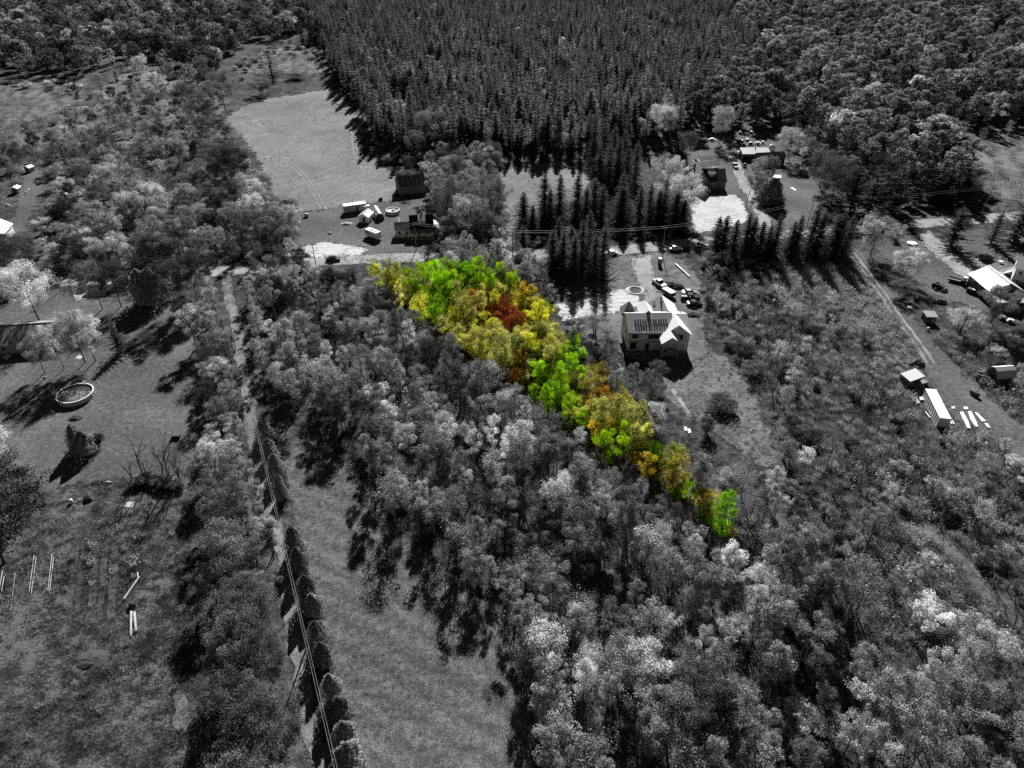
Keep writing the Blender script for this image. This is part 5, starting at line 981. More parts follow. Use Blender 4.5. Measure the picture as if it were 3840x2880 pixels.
# right-hand yard
a, b = q(7, 1435, 405, 6.2), q(7, 1780, 680, 6.2)
t = thing('workshop', 'large workshop with broad pale metal gable roof and low lean-to in front', 'workshop', (139.2, 184.6, 0), 0)
walls(t, 0, 9.4, 0, 11, 3.8, 6.2, 'y', 'darkgrey'); slopes(t, 0, 9.4, 0, 11, 3.8, 6.2, 'y', 'lightgrey', .5); MB().box(4.3, 5.1, -.5, 11.5, 6.31, 6.4).build('ridge_cap', 'white', t)
window(t, 9.2, 0, 2.3, 1.6, .7, 'l'); opening(t, 4.5, 0, 2.2, .5, .5, 'l', 'vent'); MB().slab((-.6, -5.2, 2.6), (9.8, -5.2, 2.6), (9.8, -.2, 3.4), (-.6, -.2, 3.4), .14).build('lean_to_roof', 'lightgrey', t); walls(t, -.2, 9.4, -4.8, -.05, 2.5, 2.5, None, 'midgrey', 'lean_to_wall'); opening(t, 6, -4.8, 1.2, 3, 2.1, 'f', 'doorway')
t = thing('house', 'white two-storey house with outside stair at the edge beside the workshop', 'house', (153.0, 196.5, 0), rad(-32)); walls(t, 0, 9, 0, 8, 5.4, 7.4, 'x', 'siding_white'); slopes(t, 0, 9, 0, 8, 5.4, 7.4, 'x', 'lightgrey', .4); walls(t, -.05, 9.05, -.05, 8.05, 1.3, 1.3, None, 'midgrey', 'foundation')
for y, z in ((2, 4.0), (5.8, 4.0)): window(t, y, 0, z, .8, 1.2, 'l')
for x, z in ((1.5, 4), (3.8, 4), (6.5, 4), (1.6, 1.1), (4.2, 1.1)): window(t, x, 0, z, .8, 1.1)
st = MB()
for k in range(9): st.box(-3.6 + k * .36, -3.2 + k * .36, 4.6, 5.8, .25 * k, .25 * k + .14)
for s in (4.6, 5.8): st.tube([(-3.6, s, .05), (-.2, s, 2.4)], .07, 4); st.tube([(-3.6, s, 1.0), (-.2, s, 3.3)], .05, 4)
st.build('stair', 'white', t); door(t, 5.2, 0, .9, 2, 'l', 'grey', 2.4)
p = q(7, 440, 1290); t = thing('flat_shed', 'small shed with flat grey roof beside the pale bushy clump', 'shed', (p.x, p.y, 0), rad(-4)); walls(t, 0, 2.9, 0, 2.6, 2.0, 2.0, None, 'darkgrey'); MB().slab((-.15, -.25, 2.0), (3.1, -.25, 2.0), (3.1, 2.8, 2.35), (-.15, 2.8, 2.35), .1).build('roof', 'grey', t); door(t, 2.2, 0, .8, 1.8, mat='wood')
t = thing('lean_to_shed', 'dark shed with bright white sloping roof beside the container', 'shed', (95.9, 140.7, 0), rad(26)); walls(t, 0, 4.6, 0, 2.4, 2.5, 2.5, None, 'darkgrey'); MB().slab((-.3, -.4, 2.45), (4.9, -.4, 2.45), (4.9, 2.6, 3.0), (-.3, 2.6, 3.0), .1).build('roof', 'white', t); opening(t, 3.2, 0, 1.1, 1.6, 2.0, 'f', 'doorway')
t = thing('metal_trough', 'long dark metal trough lying below the white-roofed shed', 'trough', q(8, 325, 700), rad(20)); MB().prism([(0, .0), (1.3, 0), (1.5, .8), (-.2, .8)], 0, 5.4, 'x').build('body', 'darkgrey', t); MB().box(.1, 5.3, .0, 1.3, .8, .82).build('cover', 'midgrey', t); MB().lathe([(.25, .82), (.25, .9)], 10, (3.4, .6)).build('hatch', 'black', t)
p = q(8, 1800, 580); t = thing('gambrel_shed', 'dark shed with light gambrel roof at the far side of the container yard', 'shed', (118.2, 142.4, 0), rad(7))
MB().prism([(0, -.2), (3.4, -.2), (3.4, 2.3), (2.7, 3.5), (1.7, 4.0), (.7, 3.5), (0, 2.3)], 0, 4.5, 'x').build('wall', 'darkgrey', t)
m = MB(); m.slab((-.3, -.35, 2.0), (4.8, -.35, 2.0), (4.8, .65, 3.55), (-.3, .65, 3.55), .08); m.slab((-.3, 3.75, 2.0), (4.8, 3.75, 2.0), (4.8, 2.75, 3.55), (-.3, 2.75, 3.55), .08); m.build('lower_roof', 'lightgrey', t)
m = MB(); m.slab((-.3, .64, 3.56), (4.8, .64, 3.56), (4.8, 1.7, 4.1), (-.3, 1.7, 4.1), .08); m.slab((-.3, 2.76, 3.56), (4.8, 2.76, 3.56), (4.8, 1.7, 4.1), (-.3, 1.7, 4.1), .08); m.build('upper_roof', 'white', t); opening(t, 1.7, 0, 1.1, 1.4, 1.9, 'l', 'doorway'); MB().box(1.5, 4.2, -1.3, -.4, .5, .65).build('bench', 'wood', t)
# container
t, L = place('shipping_container', 'long white corrugated shipping container standing in the grass by white boards', 'container', q(8, 515, 835), q(8, 700, 1215)); a = Vector((98.0, 137.3, 0)); b = Vector((95.85, 125.9, 0)); d = b - a; t.location = b; t.rotation_euler = (0, 0, math.atan2(-d.y, -d.x)); L = d.length
for y0 in (-2.42, 0):
    prof = []; n = 44
    for k in range(n + 1): x = .1 + (L - .2) * k / n; dd = .045 if (k // 2) % 2 else -.0; prof.append((x, y0 + (dd if y0 < 0 else -dd)))
    m = MB()
    for k in range(n): (xa, ya), (xb, yb) = prof[k], prof[k + 1]; m.add([(xa, ya, .15), (xb, yb, .15), (xb, yb, 2.5), (xa, ya, 2.5)], [(0, 1, 2, 3)])
    m.build('corrugated_wall', 'lightgrey', t)
MB().box(0, L, -2.45, .03, 2.5, 2.6).build('roof', 'white', t); MB().box(0, L, -2.45, .03, 0, .15).build('floor_frame', 'grey', t); MB().box(0, .1, -2.43, .01, .15, 2.5).build('door', 'lightgrey', t); MB().box(L - .1, L, -2.43, .01, .15, 2.5).build('end_wall', 'grey', t)
# house with long metal roof on the left
t = thing('long_house', 'long low house with dark metal roof behind the row of bright trees', 'house', (-146, 154.5, 0), rad(8))
walls(t, 0, 27, 0, 11.5, 2.9, 5.4, 'x', 'siding'); rf = slopes(t, 0, 27, 0, 11.5, 2.9, 5.4, 'x', 'midgrey', .5); MB().box(-.6, 27.6, 5.65, 5.85, 5.5, 5.6).build('ridge_cap', 'white', t)
for x in (12.5, 15.5): MB().lathe([(.2, 4.4), (.2, 5.2)], 8, (x, 3.6)).build('vent_pipe', 'black', t)
for x in (14, 18, 23): window(t, x, 0, 1.6, 1.3, 1.0)
door(t, 20.5, 0, .95, 2.0); MB().box(11, 11.12, -.55, 5.7, 2.75, 2.9, Matrix.Rotation(0, 4, 'X')).build('gutter', 'grey', t)
p = q(11, 0, 1590); t = thing('gabled_house', 'white gabled house with porch cut by the edge above the road', 'house', (p.x - 6, p.y, 0), rad(14)); walls(t, 0, 7.5, 0, 9, 3.4, 5.8, 'y', 'siding_white'); slopes(t, 0, 7.5, 0, 9, 3.4, 5.8, 'y', 'lightgrey', .4); window(t, 6, 0, 2, .9, 1.1); window(t, 2, 0, 2, .9, 1.1); MB().box(5, 9, -2, -.02, 0, .4).build('porch', 'white', t)
for i, (x, y, w, lab) in enumerate([(185, 1115, 2.6, 'tiny white-roofed shed at the head of the far yard'), (100, 1255, 2.8, 'white box-like shed among junk in the far yard'), (420, 1300, 2.2, 'pale roof edge of a little shed under far scrub')]):
    p = q(11, x, y); t = thing('yard_shed', lab, 'shed', (p.x - w / 2, p.y, 0), rad(-15 + 20 * i)); walls(t, 0, w, 0, w, 1.9, 2.6, 'y', 'siding'); slopes(t, 0, w, 0, w, 1.9, 2.6, 'y', 'white', .2, .08); opening(t, w / 2, 0, .9, .8, 1.7, 'f', 'doorway')
# tarp-covered lean-to within the coloured lot
p = q(15, 395, 215); t = thing('tarp_shelter', 'white and bluish tarp stretched over a low frame between coloured trees', 'shelter', (p.x, p.y, 0), rad(-8)); MB().slab((0, 0, 1.2), (5.5, -.4, 1.4), (5.2, 2.6, 2.2), (.2, 2.8, 2.0), .05).build('cover', 'tarp', t); MB().slab((5.0, -2.2, .4), (6.8, -2.6, .3), (6.6, .2, 1.3), (5.2, .3, 1.4), .05).build('flap', 'white', t)
for x, y, z in ((.1, .1, 1.2), (5.3, -.3, 1.4), (.3, 2.6, 2), (5.1, 2.5, 2.2)): MB().tube([(x, y, -.2), (x, y, z)], .06, 4).build('post', 'wood', t)
# ---------------------------------------------------------------- vehicles and machines
def wheel(t, x, y, r, w, name='wheel'):
    R_ = Matrix.Translation((x, y, r)) @ Matrix.Rotation(rad(90), 4, 'X')
    def lz(prof, n=14):
        m = MB(); m.lathe(prof, n); m.v = [tuple(R_ @ Vector(p)) for p in m.v]; return m
    o = lz([(r * .6, -w / 2), (r * .95, -w / 2), (r, -w * .3), (r, w * .3), (r * .95, w / 2), (r * .6, w / 2)]).build(name, 'tyre', t); lz([(r * .58, -w * .42), (r * .58, w * .42)], 10).build('rim', 'lightgrey', o); return o
def car(name, label, loc, rz, paint, kind='sedan', cat='car', group=None):
    t = thing(name, label, cat, (loc[0], loc[1], .03), rz, group)
    if kind == 'sedan': L, Wd, body, cab = 4.7, 1.8, [(0, .32), (.05, .75), (.5, .9), (1.0, .96), (3.3, .95), (4.4, .8), (4.68, .62), (4.7, .32)], [(.75, .95), (1.35, 1.4), (2.6, 1.44), (3.5, .94)]
    elif kind == 'suv': L, Wd, body, cab = 4.8, 1.9, [(0, .4), (.03, 1.0), (.3, 1.08), (3.4, 1.08), (4.5, .98), (4.78, .8), (4.8, .4)], [(.15, 1.08), (.45, 1.72), (2.8, 1.74), (3.55, 1.08)]
    else: L, Wd, body, cab = 5.7, 1.95, [(0, .5), (0, 1.0), (1.95, 1.02), (1.98, 1.06), (3.9, 1.08), (5.3, 1.04), (5.66, .9), (5.7, .5)], [(1.98, 1.05), (2.1, 1.78), (3.3, 1.8), (4.0, 1.06)]
    m = MB()
    def loft(prof, w0, w1, z0, z1):
        n = len(prof); vs = []
        for sd in (-1, 1):
            for x, z in prof: k = (z - z0) / (z1 - z0 + 1e-6); w = w0 + (w1 - w0) * k; vs.append((x - L / 2, sd * w / 2, z))
        return vs, [tuple(range(n)), tuple(range(2 * n - 1, n - 1, -1))] + [(i, n + i, n + (i + 1) % n, (i + 1) % n) for i in range(n)]
    m.add(*loft(body, Wd, Wd * .94, .32, 1.05)); m.build('body', paint, t)
    m = MB(); m.add(*loft(cab, Wd * .92, Wd * .72, .95, 1.75)); cb = m.build('window_band', 'glass', t)
    top = max(z for x, z in cab); xs = [x for x, z in cab if z > top - .1]; MB().box(min(xs) - L / 2 - .06, max(xs) - L / 2 + .1, -Wd * .38, Wd * .38, top - .02, top + .05).build('roof', paint, t)
    for px in (min(xs), max(xs), (min(xs) + max(xs)) / 2):
        for sd in (-1, 1): MB().tube([(px - L / 2, sd * Wd * .38, top), (px - L / 2 + (.5 if px == max(xs) else -.35 if px == min(xs) else 0), sd * Wd * .455, .98)], .05, 4).build('pillar', paint, t)
    for x in (L * .18, L * .8):
        for sd in (-1, 1): wheel(t, x - L / 2, sd * (Wd / 2 - .1), .33 if kind == 'sedan' else .39, .22)
    for sd in (-1, 1):
        MB().box(L / 2 - .06, L / 2 + .02, sd * .65 - .2, sd * .65 + .2, .62, .76).build('headlight', 'chrome', t); MB().box(-L / 2 - .02, -L / 2 + .05, sd * .7 - .15, sd * .7 + .15, .68, .85).build('taillight', 'midgrey', t)
    if kind == 'pickup':
        MB().box(-L / 2 + .1, -L / 2 + 1.85, -Wd * .4, Wd * .4, 1.0, 1.035).build('bed', 'black', t)
        for sd in (-1, 1): MB().box(-L / 2 + .03, -L / 2 + 1.95, sd * Wd * .44 - .05, sd * Wd * .44 + .05, 1.0, 1.2).build('bed_rail', paint, t)
        MB().box(-L / 2, -L / 2 + .08, -Wd * .42, Wd * .42, 1.0, 1.2).build('tailgate', paint, t)
    return t
def at4(x, y): return q(4, x, y)
def heading(a, b): d = b - a; return math.atan2(d.y, d.x)
car('parked_car', 'white sedan parked on the sunny road verge by the building plot', at4(837, 125), rad(3), 'carwhite')
car('parked_car', 'white car half hidden by scrub further along the sunny verge', at4(1160, 85), rad(4), 'carwhite')
car('parked_car', 'pale car in spruce shade on the road at the plot entrance', at4(30, 180), rad(183), 'carwhite')
car('parked_car', 'black sedan parked beside the dark pickup at the building plot', at4(1070, 810), rad(2), 'carblack')
t = car('pickup_truck', 'dark pickup with empty bed between two cars at the building plot', at4(1020, 735), rad(-3), 'carblack', 'pickup', 'pickup')
car('parked_car', 'grey car behind the dark pickup at the building plot', at4(1010, 672), rad(2), 'cargrey')
t = car('pickup_truck', 'white pickup with ladder rack parked on the plot driveway', at4(635, 560), rad(-62), 'carwhite', 'pickup', 'pickup')
for sd in (-.8, .8): MB().tube([(-2.7, sd, 1.1), (-2.7, sd, 1.95), (-.9, sd, 1.95), (-.9, sd, 1.1)], .05, 4).build('ladder_rack', 'lightgrey', t)
t = thing('utility_trailer', 'loaded covered trailer parked behind the white pickup at the garage', 'trailer', at4(750, 690), rad(-58)); MB().box(-2, 2, -1, 1, .5, 1.7).build('body', 'darkgrey', t); MB().box(-2.05, 2.05, -1.05, 1.05, 1.7, 1.8).build('cover', 'lightgrey', t)
for k in range(5): MB().box(-1.8 + k * .85, -1.6 + k * .85, -1.03, 1.03, 1.8, 1.86).build('slat', 'grey', t)
for sd in (-1, 1): wheel(t, 0, sd * 1.05, .35, .2)
car('parked_car', 'black car driving on the gravel road past the sand patch', A(720, 563), rad(6), 'carblack')
car('pickup_truck', 'white pickup parked nose down on the farm drive', q(6, 850, 740), rad(-88), 'carwhite', 'pickup', 'pickup')
car('utility_cart', 'small dark utility cart beside the white farm pickup', q(6, 995, 735), rad(-85), 'cargrey', 'sedan', 'cart').scale = (.6, .75, 1)
car('parked_car', 'black estate car parked on the lawn beside the white house', q(7, 1390, 305), rad(8), 'carblack', 'suv')
car('pickup_truck', 'grey pickup parked between workshop and white house', q(7, 1800, 560), rad(-30), 'cargrey', 'pickup', 'pickup')
def tractor(label, loc, rz, paint='darkgrey', cab=True, loader=False):
    t = thing('tractor', label, 'tractor', loc, rz); MB().prism([(-.6, .6), (1.9, .6), (1.95, 1.2), (.3, 1.35), (-.6, 1.1)], -.35, .35, 'y').build('body', paint, t)
    for sd in (-1, 1): wheel(t, -.5, sd * .8, .75, .4, 'rear_wheel'); wheel(t, 1.45, sd * .65, .42, .25, 'front_wheel'); MB().box(-1.1, .2, sd * .8 - .22, sd * .8 + .22, 1.52, 1.58).build('mudguard', paint, t)
    MB().box(-.75, -.3, -.25, .25, 1.1, 1.25).build('seat', 'black', t)
    if cab:
        for x in (-.85, .2):
            for sd in (-1, 1): MB().tube([(x, sd * .55, 1.1), (x, sd * .5, 2.3)], .05, 4).build('cab_post', 'black', t)
        MB().box(-1.0, .35, -.65, .65, 2.3, 2.4).build('cab_roof', 'offwhite', t)
    else: MB().tube([(-.1, 0, 1.2), (-.25, 0, 1.7)], .03, 5).build('steering_column', 'black', t)
    MB().tube([(1.3, .15, 1.2), (1.3, .15, 1.9)], .05, 5).build('exhaust', 'black', t)
    if loader:
        for sd in (-1, 1): MB().tube([(.1, sd * .55, 1.5), (1.6, sd * .55, 1.4), (2.6, sd * .55, .5)], .08, 4).build('loader_arm', paint, t)
        MB().prism([(2.6, .2), (3.3, .15), (3.3, .25), (2.7, .9)], -.9, .9, 'y').build('bucket', 'midgrey', t)
    return t
tractor('dark tractor alone on the grass between workshop and lane', q(7, 625, 745), rad(-62), 'black', False, True)
tractor('tractor with pale roof beside the workshop wall', q(7, 1060, 690), rad(-40), 'midgrey')
tractor('dark tractor with loader near the gambrel shed', q(8, 1490, 540), rad(-38), 'darkgrey', False, True)
tractor('old tractor standing at the open farm shed', q(6, 895, 585), rad(-70), 'darkgrey')
tractor('black machine with raised arm at the corner of the dark board shed', q(6, 1130, 750), rad(-100), 'black', False, True)
t = thing('flatbed_trailer', 'black open flatbed trailer hitched behind the workshop tractor', 'trailer', q(7, 905, 650), rad(-38)); MB().box(-1.9, 1.9, -.9, .9, .6, .72).build('deck', 'midgrey', t)
for sd in (-1, 1): MB().box(-1.9, 1.9, sd * .95 - .05, sd * .95 + .05, .55, 1.0).build('side_rail', 'black', t); wheel(t, 0, sd * 1.1, .36, .2)
MB().tube([(1.9, 0, .6), (3.0, 0, .5)], .06, 4).build('drawbar', 'black', t)
t = thing('loader_machine', 'dark small loader with white bonnet by the workshop corner', 'loader', q(7, 1165, 820), rad(-50)); MB().box(-1.2, 1.0, -.6, .6, .5, 1.3).build('body', 'darkgrey', t); MB().box(.1, 1.1, -.62, .62, 1.3, 1.42).build('bonnet', 'white', t)
for x in (-.8, .7):
    for sd in (-1, 1): wheel(t, x, sd * .75, .42, .3)
# camper
a, b = q(5, 480, 1165), q(5, 665, 1240); d = b - a
t = thing('camper_trailer', 'white camper trailer with striped side and roof unit parked below the sheds', 'camper', (a.x, a.y, 0), math.atan2(d.y, d.x)); L = 6.1
MB().prism([(0, .55), (L, .55), (L, 2.6), (L - .3, 2.75), (.25, 2.75), (0, 2.3)], 0, 2.35, 'y').build('body', 'white', t); MB().box(0.1, L - .1, .05, 2.3, 2.75, 2.8).build('roof', 'white', t); MB().box(2.3, 3.1, .8, 1.5, 2.8, 3.05).build('roof_unit', 'lightgrey', t); MB().box(4.2, 4.8, .9, 1.4, 2.8, 2.92).build('roof_hatch', 'grey', t)
MB().slab((.1, -.02, 1.9), (2.4, -.02, 1.2), (2.4, -.03, 1.35), (.1, -.03, 2.1), .015).build('stripe', 'darkgrey', t); MB().box(.05, L - .05, -.03, -.005, .75, .95).build('stripe', 'midgrey', t)
for x in (.9, 2.3): window(t, x, 0, 1.95, .7, .5, frame='darkgrey')
door(t, 4.6, 0, .7, 1.7, z0=.65, mat='lightgrey')
for x in (2.8, 3.6):
    for y in (.15, 2.2): wheel(t, x, y, .33, .2)
# travel trailer by the road on the left
a = q(14, 575, 235); t = thing('cargo_trailer', 'long white covered trailer standing under the dark leaning tree', 'trailer', (a.x, a.y, 0), rad(4)); MB().box(0, 7, 0, 2.2, .6, 2.3).build('body', 'white', t); MB().box(-.1, 7.1, -.08, 2.28, 2.3, 2.42).build('roof', 'offwhite', t)
for x in (3, 3.9): wheel(t, x, .1, .34, .2)
a = q(14, 905, 245); t = thing('garden_hut', 'little pale hut in the shade of the black conifers', 'hut', (a.x, a.y, 0), rad(2)); walls(t, 0, 2.3, 0, 2.2, 2.0, 2.7, 'x', 'siding_white'); slopes(t, 0, 2.3, 0, 2.2, 2.0, 2.7, 'x', 'grey', .2, .08); door(t, 1.2, 0, .7, 1.7, mat='grey')
# ---------------------------------------------------------------- people
def person(label, loc, rz, pose='stand', top='cloth_pale', cat='person', scale=1.0, group=None):
    """one continuous figure grown over a joint skeleton"""
    t = thing('person', label, cat, loc, rz, group); t.scale = (scale,) * 3
    if pose == 'stand': hip, ch, nk, hd = (0, 0, .95), (0, .03, 1.35), (0, .05, 1.5), (0, .08, 1.66); legs = [((s * .1, 0, .9), (s * .12, .05, .48), (s * .13, 0, .06), (s * .13, .16, .03)) for s in (-1, 1)]; arms = [((s * .2, .03, 1.42), (s * .3, .02, 1.15), (s * .3, .16, .95), (s * .29, .22, .9)) for s in (-1, 1)]
    elif pose == 'bend': hip, ch, nk, hd = (0, 0, .85), (0, .38, 1.02), (0, .5, 1.04), (0, .66, 1.0); legs = [((s * .1, 0, .8), (s * .14, .14, .42), (s * .14, -.05, .06), (s * .14, .12, .03)) for s in (-1, 1)]; arms = [((s * .2, .4, 1.02), (s * .27, .45, .72), (s * .22, .6, .48), (s * .2, .64, .42)) for s in (-1, 1)]
    else: hip, ch, nk, hd = (0, 0, .5), (0, .05, .92), (0, .08, 1.05), (0, .1, 1.22); legs = [((s * .1, .05, .5), (s * .17, .42, .52), (s * .17, .5, .1), (s * .17, .64, .05)) for s in (-1, 1)]; arms = [((s * .2, .06, .98), (s * .28, .15, .74), (s * .2, .42, .74), (s * .16, .48, .76)) for s in (-1, 1)]
    V = [hip, ch, nk, hd]; E = [(0, 1), (1, 2), (2, 3)]; Rr = [.16, .17, .065, .105]
    for l in legs:
        k = len(V); V += l; E += [(0, k), (k, k + 1), (k + 1, k + 2), (k + 2, k + 3)]; Rr += [.095, .075, .05, .045]
    for l in arms:
        k = len(V); V += l; E += [(1, k), (k, k + 1), (k + 1, k + 2), (k + 2, k + 3)]; Rr += [.065, .05, .038, .04]
    me = bpy.data.meshes.new('body'); me.from_pydata(V, E, []); me.update(); me.materials.append(M[top]); o = link('body', me, t)
    sk = o.modifiers.new('skin', 'SKIN')
    for d, r in zip(me.skin_vertices[0].data, Rr): d.radius = (r, r)
    me.skin_vertices[0].data[0].use_root = True
    sb = o.modifiers.new('smooth', 'SUBSURF'); sb.levels = 1; sb.render_levels = 2
    m = MB(); m.lathe([(.125, -.02), (.12, .05), (.08, .11), (.02, .13)], 10); h = m.build('hat', 'white' if top != 'cloth_pale' else 'darkgrey', t, True); h.location = (hd[0], hd[1], hd[2] + .05); return t
def roof_z(x, y, s=None): return 3.7 + (x - 8.2) * (2.7 / 3.75) + .14
HO = bpy.data.objects['unfinished_house']
def on_house(x, y, z): return HO.matrix_basis @ Vector((x, y, z))
for x, y, pose, top, lab in ((9.6, 16.6, 'bend', 'cloth_pale', 'worker in pale shirt bending at the far edge of the garage roof'), (11.2, 15.3, 'stand', 'cloth', 'worker standing near the ridge of the garage roof'), (11.0, 13.6, 'stand', 'cloth', 'worker standing lower down on the garage roof'), (10.6, 10.9, 'bend', 'cloth', 'worker bending where garage roof meets the main roof')):
    person(lab, on_house(x, y, roof_z(x, y) - .03), rad(200), pose, top, group='roofers on the unfinished house')
person('worker at the front eave above the leaning ladder', on_house(3.7, .2, 5.72), rad(170), 'stand', 'cloth', group='roofers on the unfinished house')
person('worker bending behind the wing roof at the garage corner', on_house(15.4, 9.0, 5.75), rad(150), 'bend', 'cloth', group='roofers on the unfinished house')
t = thing('ladder', 'light ladder leaning on the front wall of the unfinished house', 'ladder', on_house(3.7, -1.5, 0), rad(1.5))
for s in (-.22, .22): MB().tube([(s, 0, 0), (s, 1.15, 5.9)], .05, 4).build('rail', 'chrome', t)
for k in range(12): MB().tube([(-.22, .09 + .093 * k, .4 + .48 * k), (.22, .09 + .093 * k, .4 + .48 * k)], .03, 4).build('rung', 'chrome', t)
p = q(14, 1140, 1180); t = thing('riding_mower', 'small riding mower on the lawn beside the dead saplings', 'mower', (p.x, p.y, 0), rad(5)); MB().prism([(-.9, .3), (1.0, .3), (1.05, .75), (.2, .85), (-.2, .5), (-.9, .6)], -.35, .35, 'y').build('body', 'black', t); MB().box(-.35, .5, -.6, .6, .12, .26).build('mowing_deck', 'darkgrey', t); MB().box(-.75, -.3, -.25, .25, .55, .68).build('seat', 'midgrey', t); MB().tube([(.25, 0, .8), (.05, 0, 1.05)], .03, 4).build('steering_column', 'black', t)
for sd in (-1, 1): wheel(t, -.6, sd * .45, .28, .22); wheel(t, .75, sd * .42, .2, .16)
person('rider in pale shirt sitting on the mower on the lawn', (p.x - .45, p.y - .05, .18), rad(-85), 'sit', 'cloth_pale')
# ---------------------------------------------------------------- poles and wires
def pole(label, p, H, lean=(0, 0), arm=True, mat='pole'):
    t = thing('utility_pole', label, 'utility pole', (p[0], p[1], 0), 0); MB().tube([(0, 0, -.4), (lean[0], lean[1], H)], [.17, .1], 7).build('post', mat, t)
    if arm: MB().box(lean[0] - .9, lean[0] + .9, lean[1] - .06, lean[1] + .06, H - .7, H - .55).build('crossarm', 'wood', t)
    for s in (-.8, .8): MB().lathe([(.05, H - .55), (.07, H - .4), (.03, H - .32)], 6, (lean[0] + s, lean[1])).build('insulator', 'lightgrey', t)
    return Vector((p[0] + lean[0], p[1] + lean[1], H))
def wire(label, pts, r=.035, group=None, sag=.6):
    P = []
    for a, b in zip(pts, pts[1:]):
        n = 10; P += [a.lerp(b, k / n) - Vector((0, 0, sag * 4 * (k / n) * (1 - k / n))) for k in range(n)]
    P.append(pts[-1]); o = MB().tube(P, r, 4).build('power_line', 'wire' if 'bright' in label else 'wire_dark'); tag(o, label, 'power line', group); return o
a0 = pole('utility pole on the road in front of the dark-roofed house', q(5, 1316, 1375), 9.5); a1 = pole('utility pole on the verge beside the white sedan', q(12, 2078, 1650), 10); a2 = pole('leaning utility pole beside the farm drive', q(6, 1010, 1320), 8.5, (.9, .4)); a3 = pole('utility pole on the farm lawn by the road', q(6, 1920, 1600), 9.5, (.3, .2))
a4 = pole('utility pole beside the road near the lone pine', q(13, 1940, 1370), 9.5, (.9, .3)); a5 = pole('utility pole by the road at the junction with the drive', A(683, 578), 8.5); a6 = pole('slim pole between coloured wedge and spruces', A(1107, 560), 10)
b0 = pole('utility pole among scrub beside the upper drive', A(510, 755), 9, arm=False); b1 = pole('utility pole beside the drive at the head of the mown strip', A(566, 975), 9, arm=False); b2 = pole('utility pole in the cedar row along the drive', A(664, 1395), 9, arm=False)
a7 = pole('utility pole at the roadside above the long house', q(14, 400, 225), 8.5, (-.5, 0)); pole('lone pole on the verge across the road from the lone pine', q(13, 2045, 1440), 7, (1.0, .2), False); pole('short pole under the dark spruces by the gravel road', A(1130, 520), 8, arm=False)
far = Vector((b2.x + (b2.x - b1.x) * 1.2, b2.y + (b2.y - b1.y) * 1.2, 9)); pole('utility pole further down the drive under the view', far, 9, arm=False)
for s, nm in ((0, 'upper'), (.7, 'lower')):
    o = Vector((s * .5, 0, -s)); wire(nm + ' bright wire strung along the gravel drive and cedars', [p + o for p in (a5, b0, b1, b2, far)], .018, 'wires along the drive')
    wire(nm + ' thin wire along the road past farm and spruces', [p + o for p in (a7, a5, a0, a6, a1, a3, a4, Vector((210, 258, 9.5)))], .03, 'wires along the road')
wire('slack wire from the farm pole across the lawn', [a2, q(6, 1540, 1250, 3), a3], .02); wire('service wire from roadside pole to the dark-roofed house', [a0, Vector((-27, 231, 4.5))], .02); wire('slack wire over the sand pad', [a2, q(6, 930, 1340, 5), Vector((70, 240, 6))], .02)
# ---------------------------------------------------------------- smaller things
def boards(name, label, cat, pts, mat, th=.06, group=None, z=.05):
    t = thing(name, label, cat, (0, 0, 0), 0, group); c = sum((p for s in pts for p in s), Vector()) / (4 * len(pts)); t.location = (c.x, c.y, 0)
    for k, s in enumerate(pts): MB().slab(*[(p.x - c.x, p.y - c.y, z + .01 * k) for p in s], th).build('board', mat, t)
    return t
def strip(c, pts): return [q(c, *p) for p in pts]
for k, (lab, rows) in enumerate([('white roofing sheets in a pair, nearest the container', [[(1140, 1090), (1195, 1085), (1270, 1215), (1195, 1215)], [(1200, 1220), (1275, 1220), (1325, 1365), (1265, 1355)]]), ('white roofing sheets in a pair, middle of the three rows', [[(1275, 1080), (1330, 1080), (1410, 1230), (1325, 1230)], [(1335, 1235), (1410, 1235), (1450, 1340), (1390, 1335)]]), ('white roofing sheets in a pair, row by the young tree', [[(1385, 1100), (1430, 1100), (1580, 1245), (1510, 1250)], [(1545, 1280), (1595, 1275), (1655, 1355), (1600, 1345)]]), ('two white sheets lying crosswise above the three rows', [[(1005, 1000), (1055, 1000), (1060, 1035), (1010, 1035)], [(1200, 1005), (1270, 1005), (1280, 1050), (1215, 1045)]]), ('pale boards leaning by the end of the container', [[(960, 1225), (990, 1222), (1020, 1290), (1000, 1290)], [(1005, 1230), (1030, 1235), (1055, 1290), (1035, 1290)]])]):
    boards('roofing_sheets', lab, 'roofing sheets', [strip(8, s) for s in rows], 'white', .07, 'sheets in the container yard', .12)
mb = [[(320, 855), (335, 850), (440, 960), (420, 965)], [(355, 850), (370, 850), (455, 950), (445, 965)], [(395, 850), (420, 850), (470, 945), (455, 955)], [(470, 850), (540, 850), (545, 900), (480, 905)], [(540, 900), (560, 880), (605, 945), (590, 965)], [(580, 980), (630, 960), (655, 1040), (640, 1060)], [(560, 1100), (575, 1095), (650, 1190), (640, 1205)], [(640, 1110), (655, 1105), (680, 1145), (665, 1155)]]
boards('lumber_pile', 'scattered white boards along the scrub side of the container', 'boards', [strip(8, s) for s in mb], 'offwhite', .15, z=.2)
a, b = q(8, 1310, 760), q(8, 1450, 850); t, L = place('fuel_tank', 'rusty cylindrical tank lying in the container yard grass', 'tank', a, b); m = MB(); m.lathe([(.1, 0), (.5, .08), (.55, .3), (.55, L - .3), (.5, L - .08), (.1, L)], 14); m.v = [(z, x, y + .6) for x, y, z in m.v]; m.build('shell', 'darkgrey', t, True); MB().tube([(L * .55, 0, 1.1), (L * .6, .1, 1.9)], .05, 5).build('pipe', 'black', t)
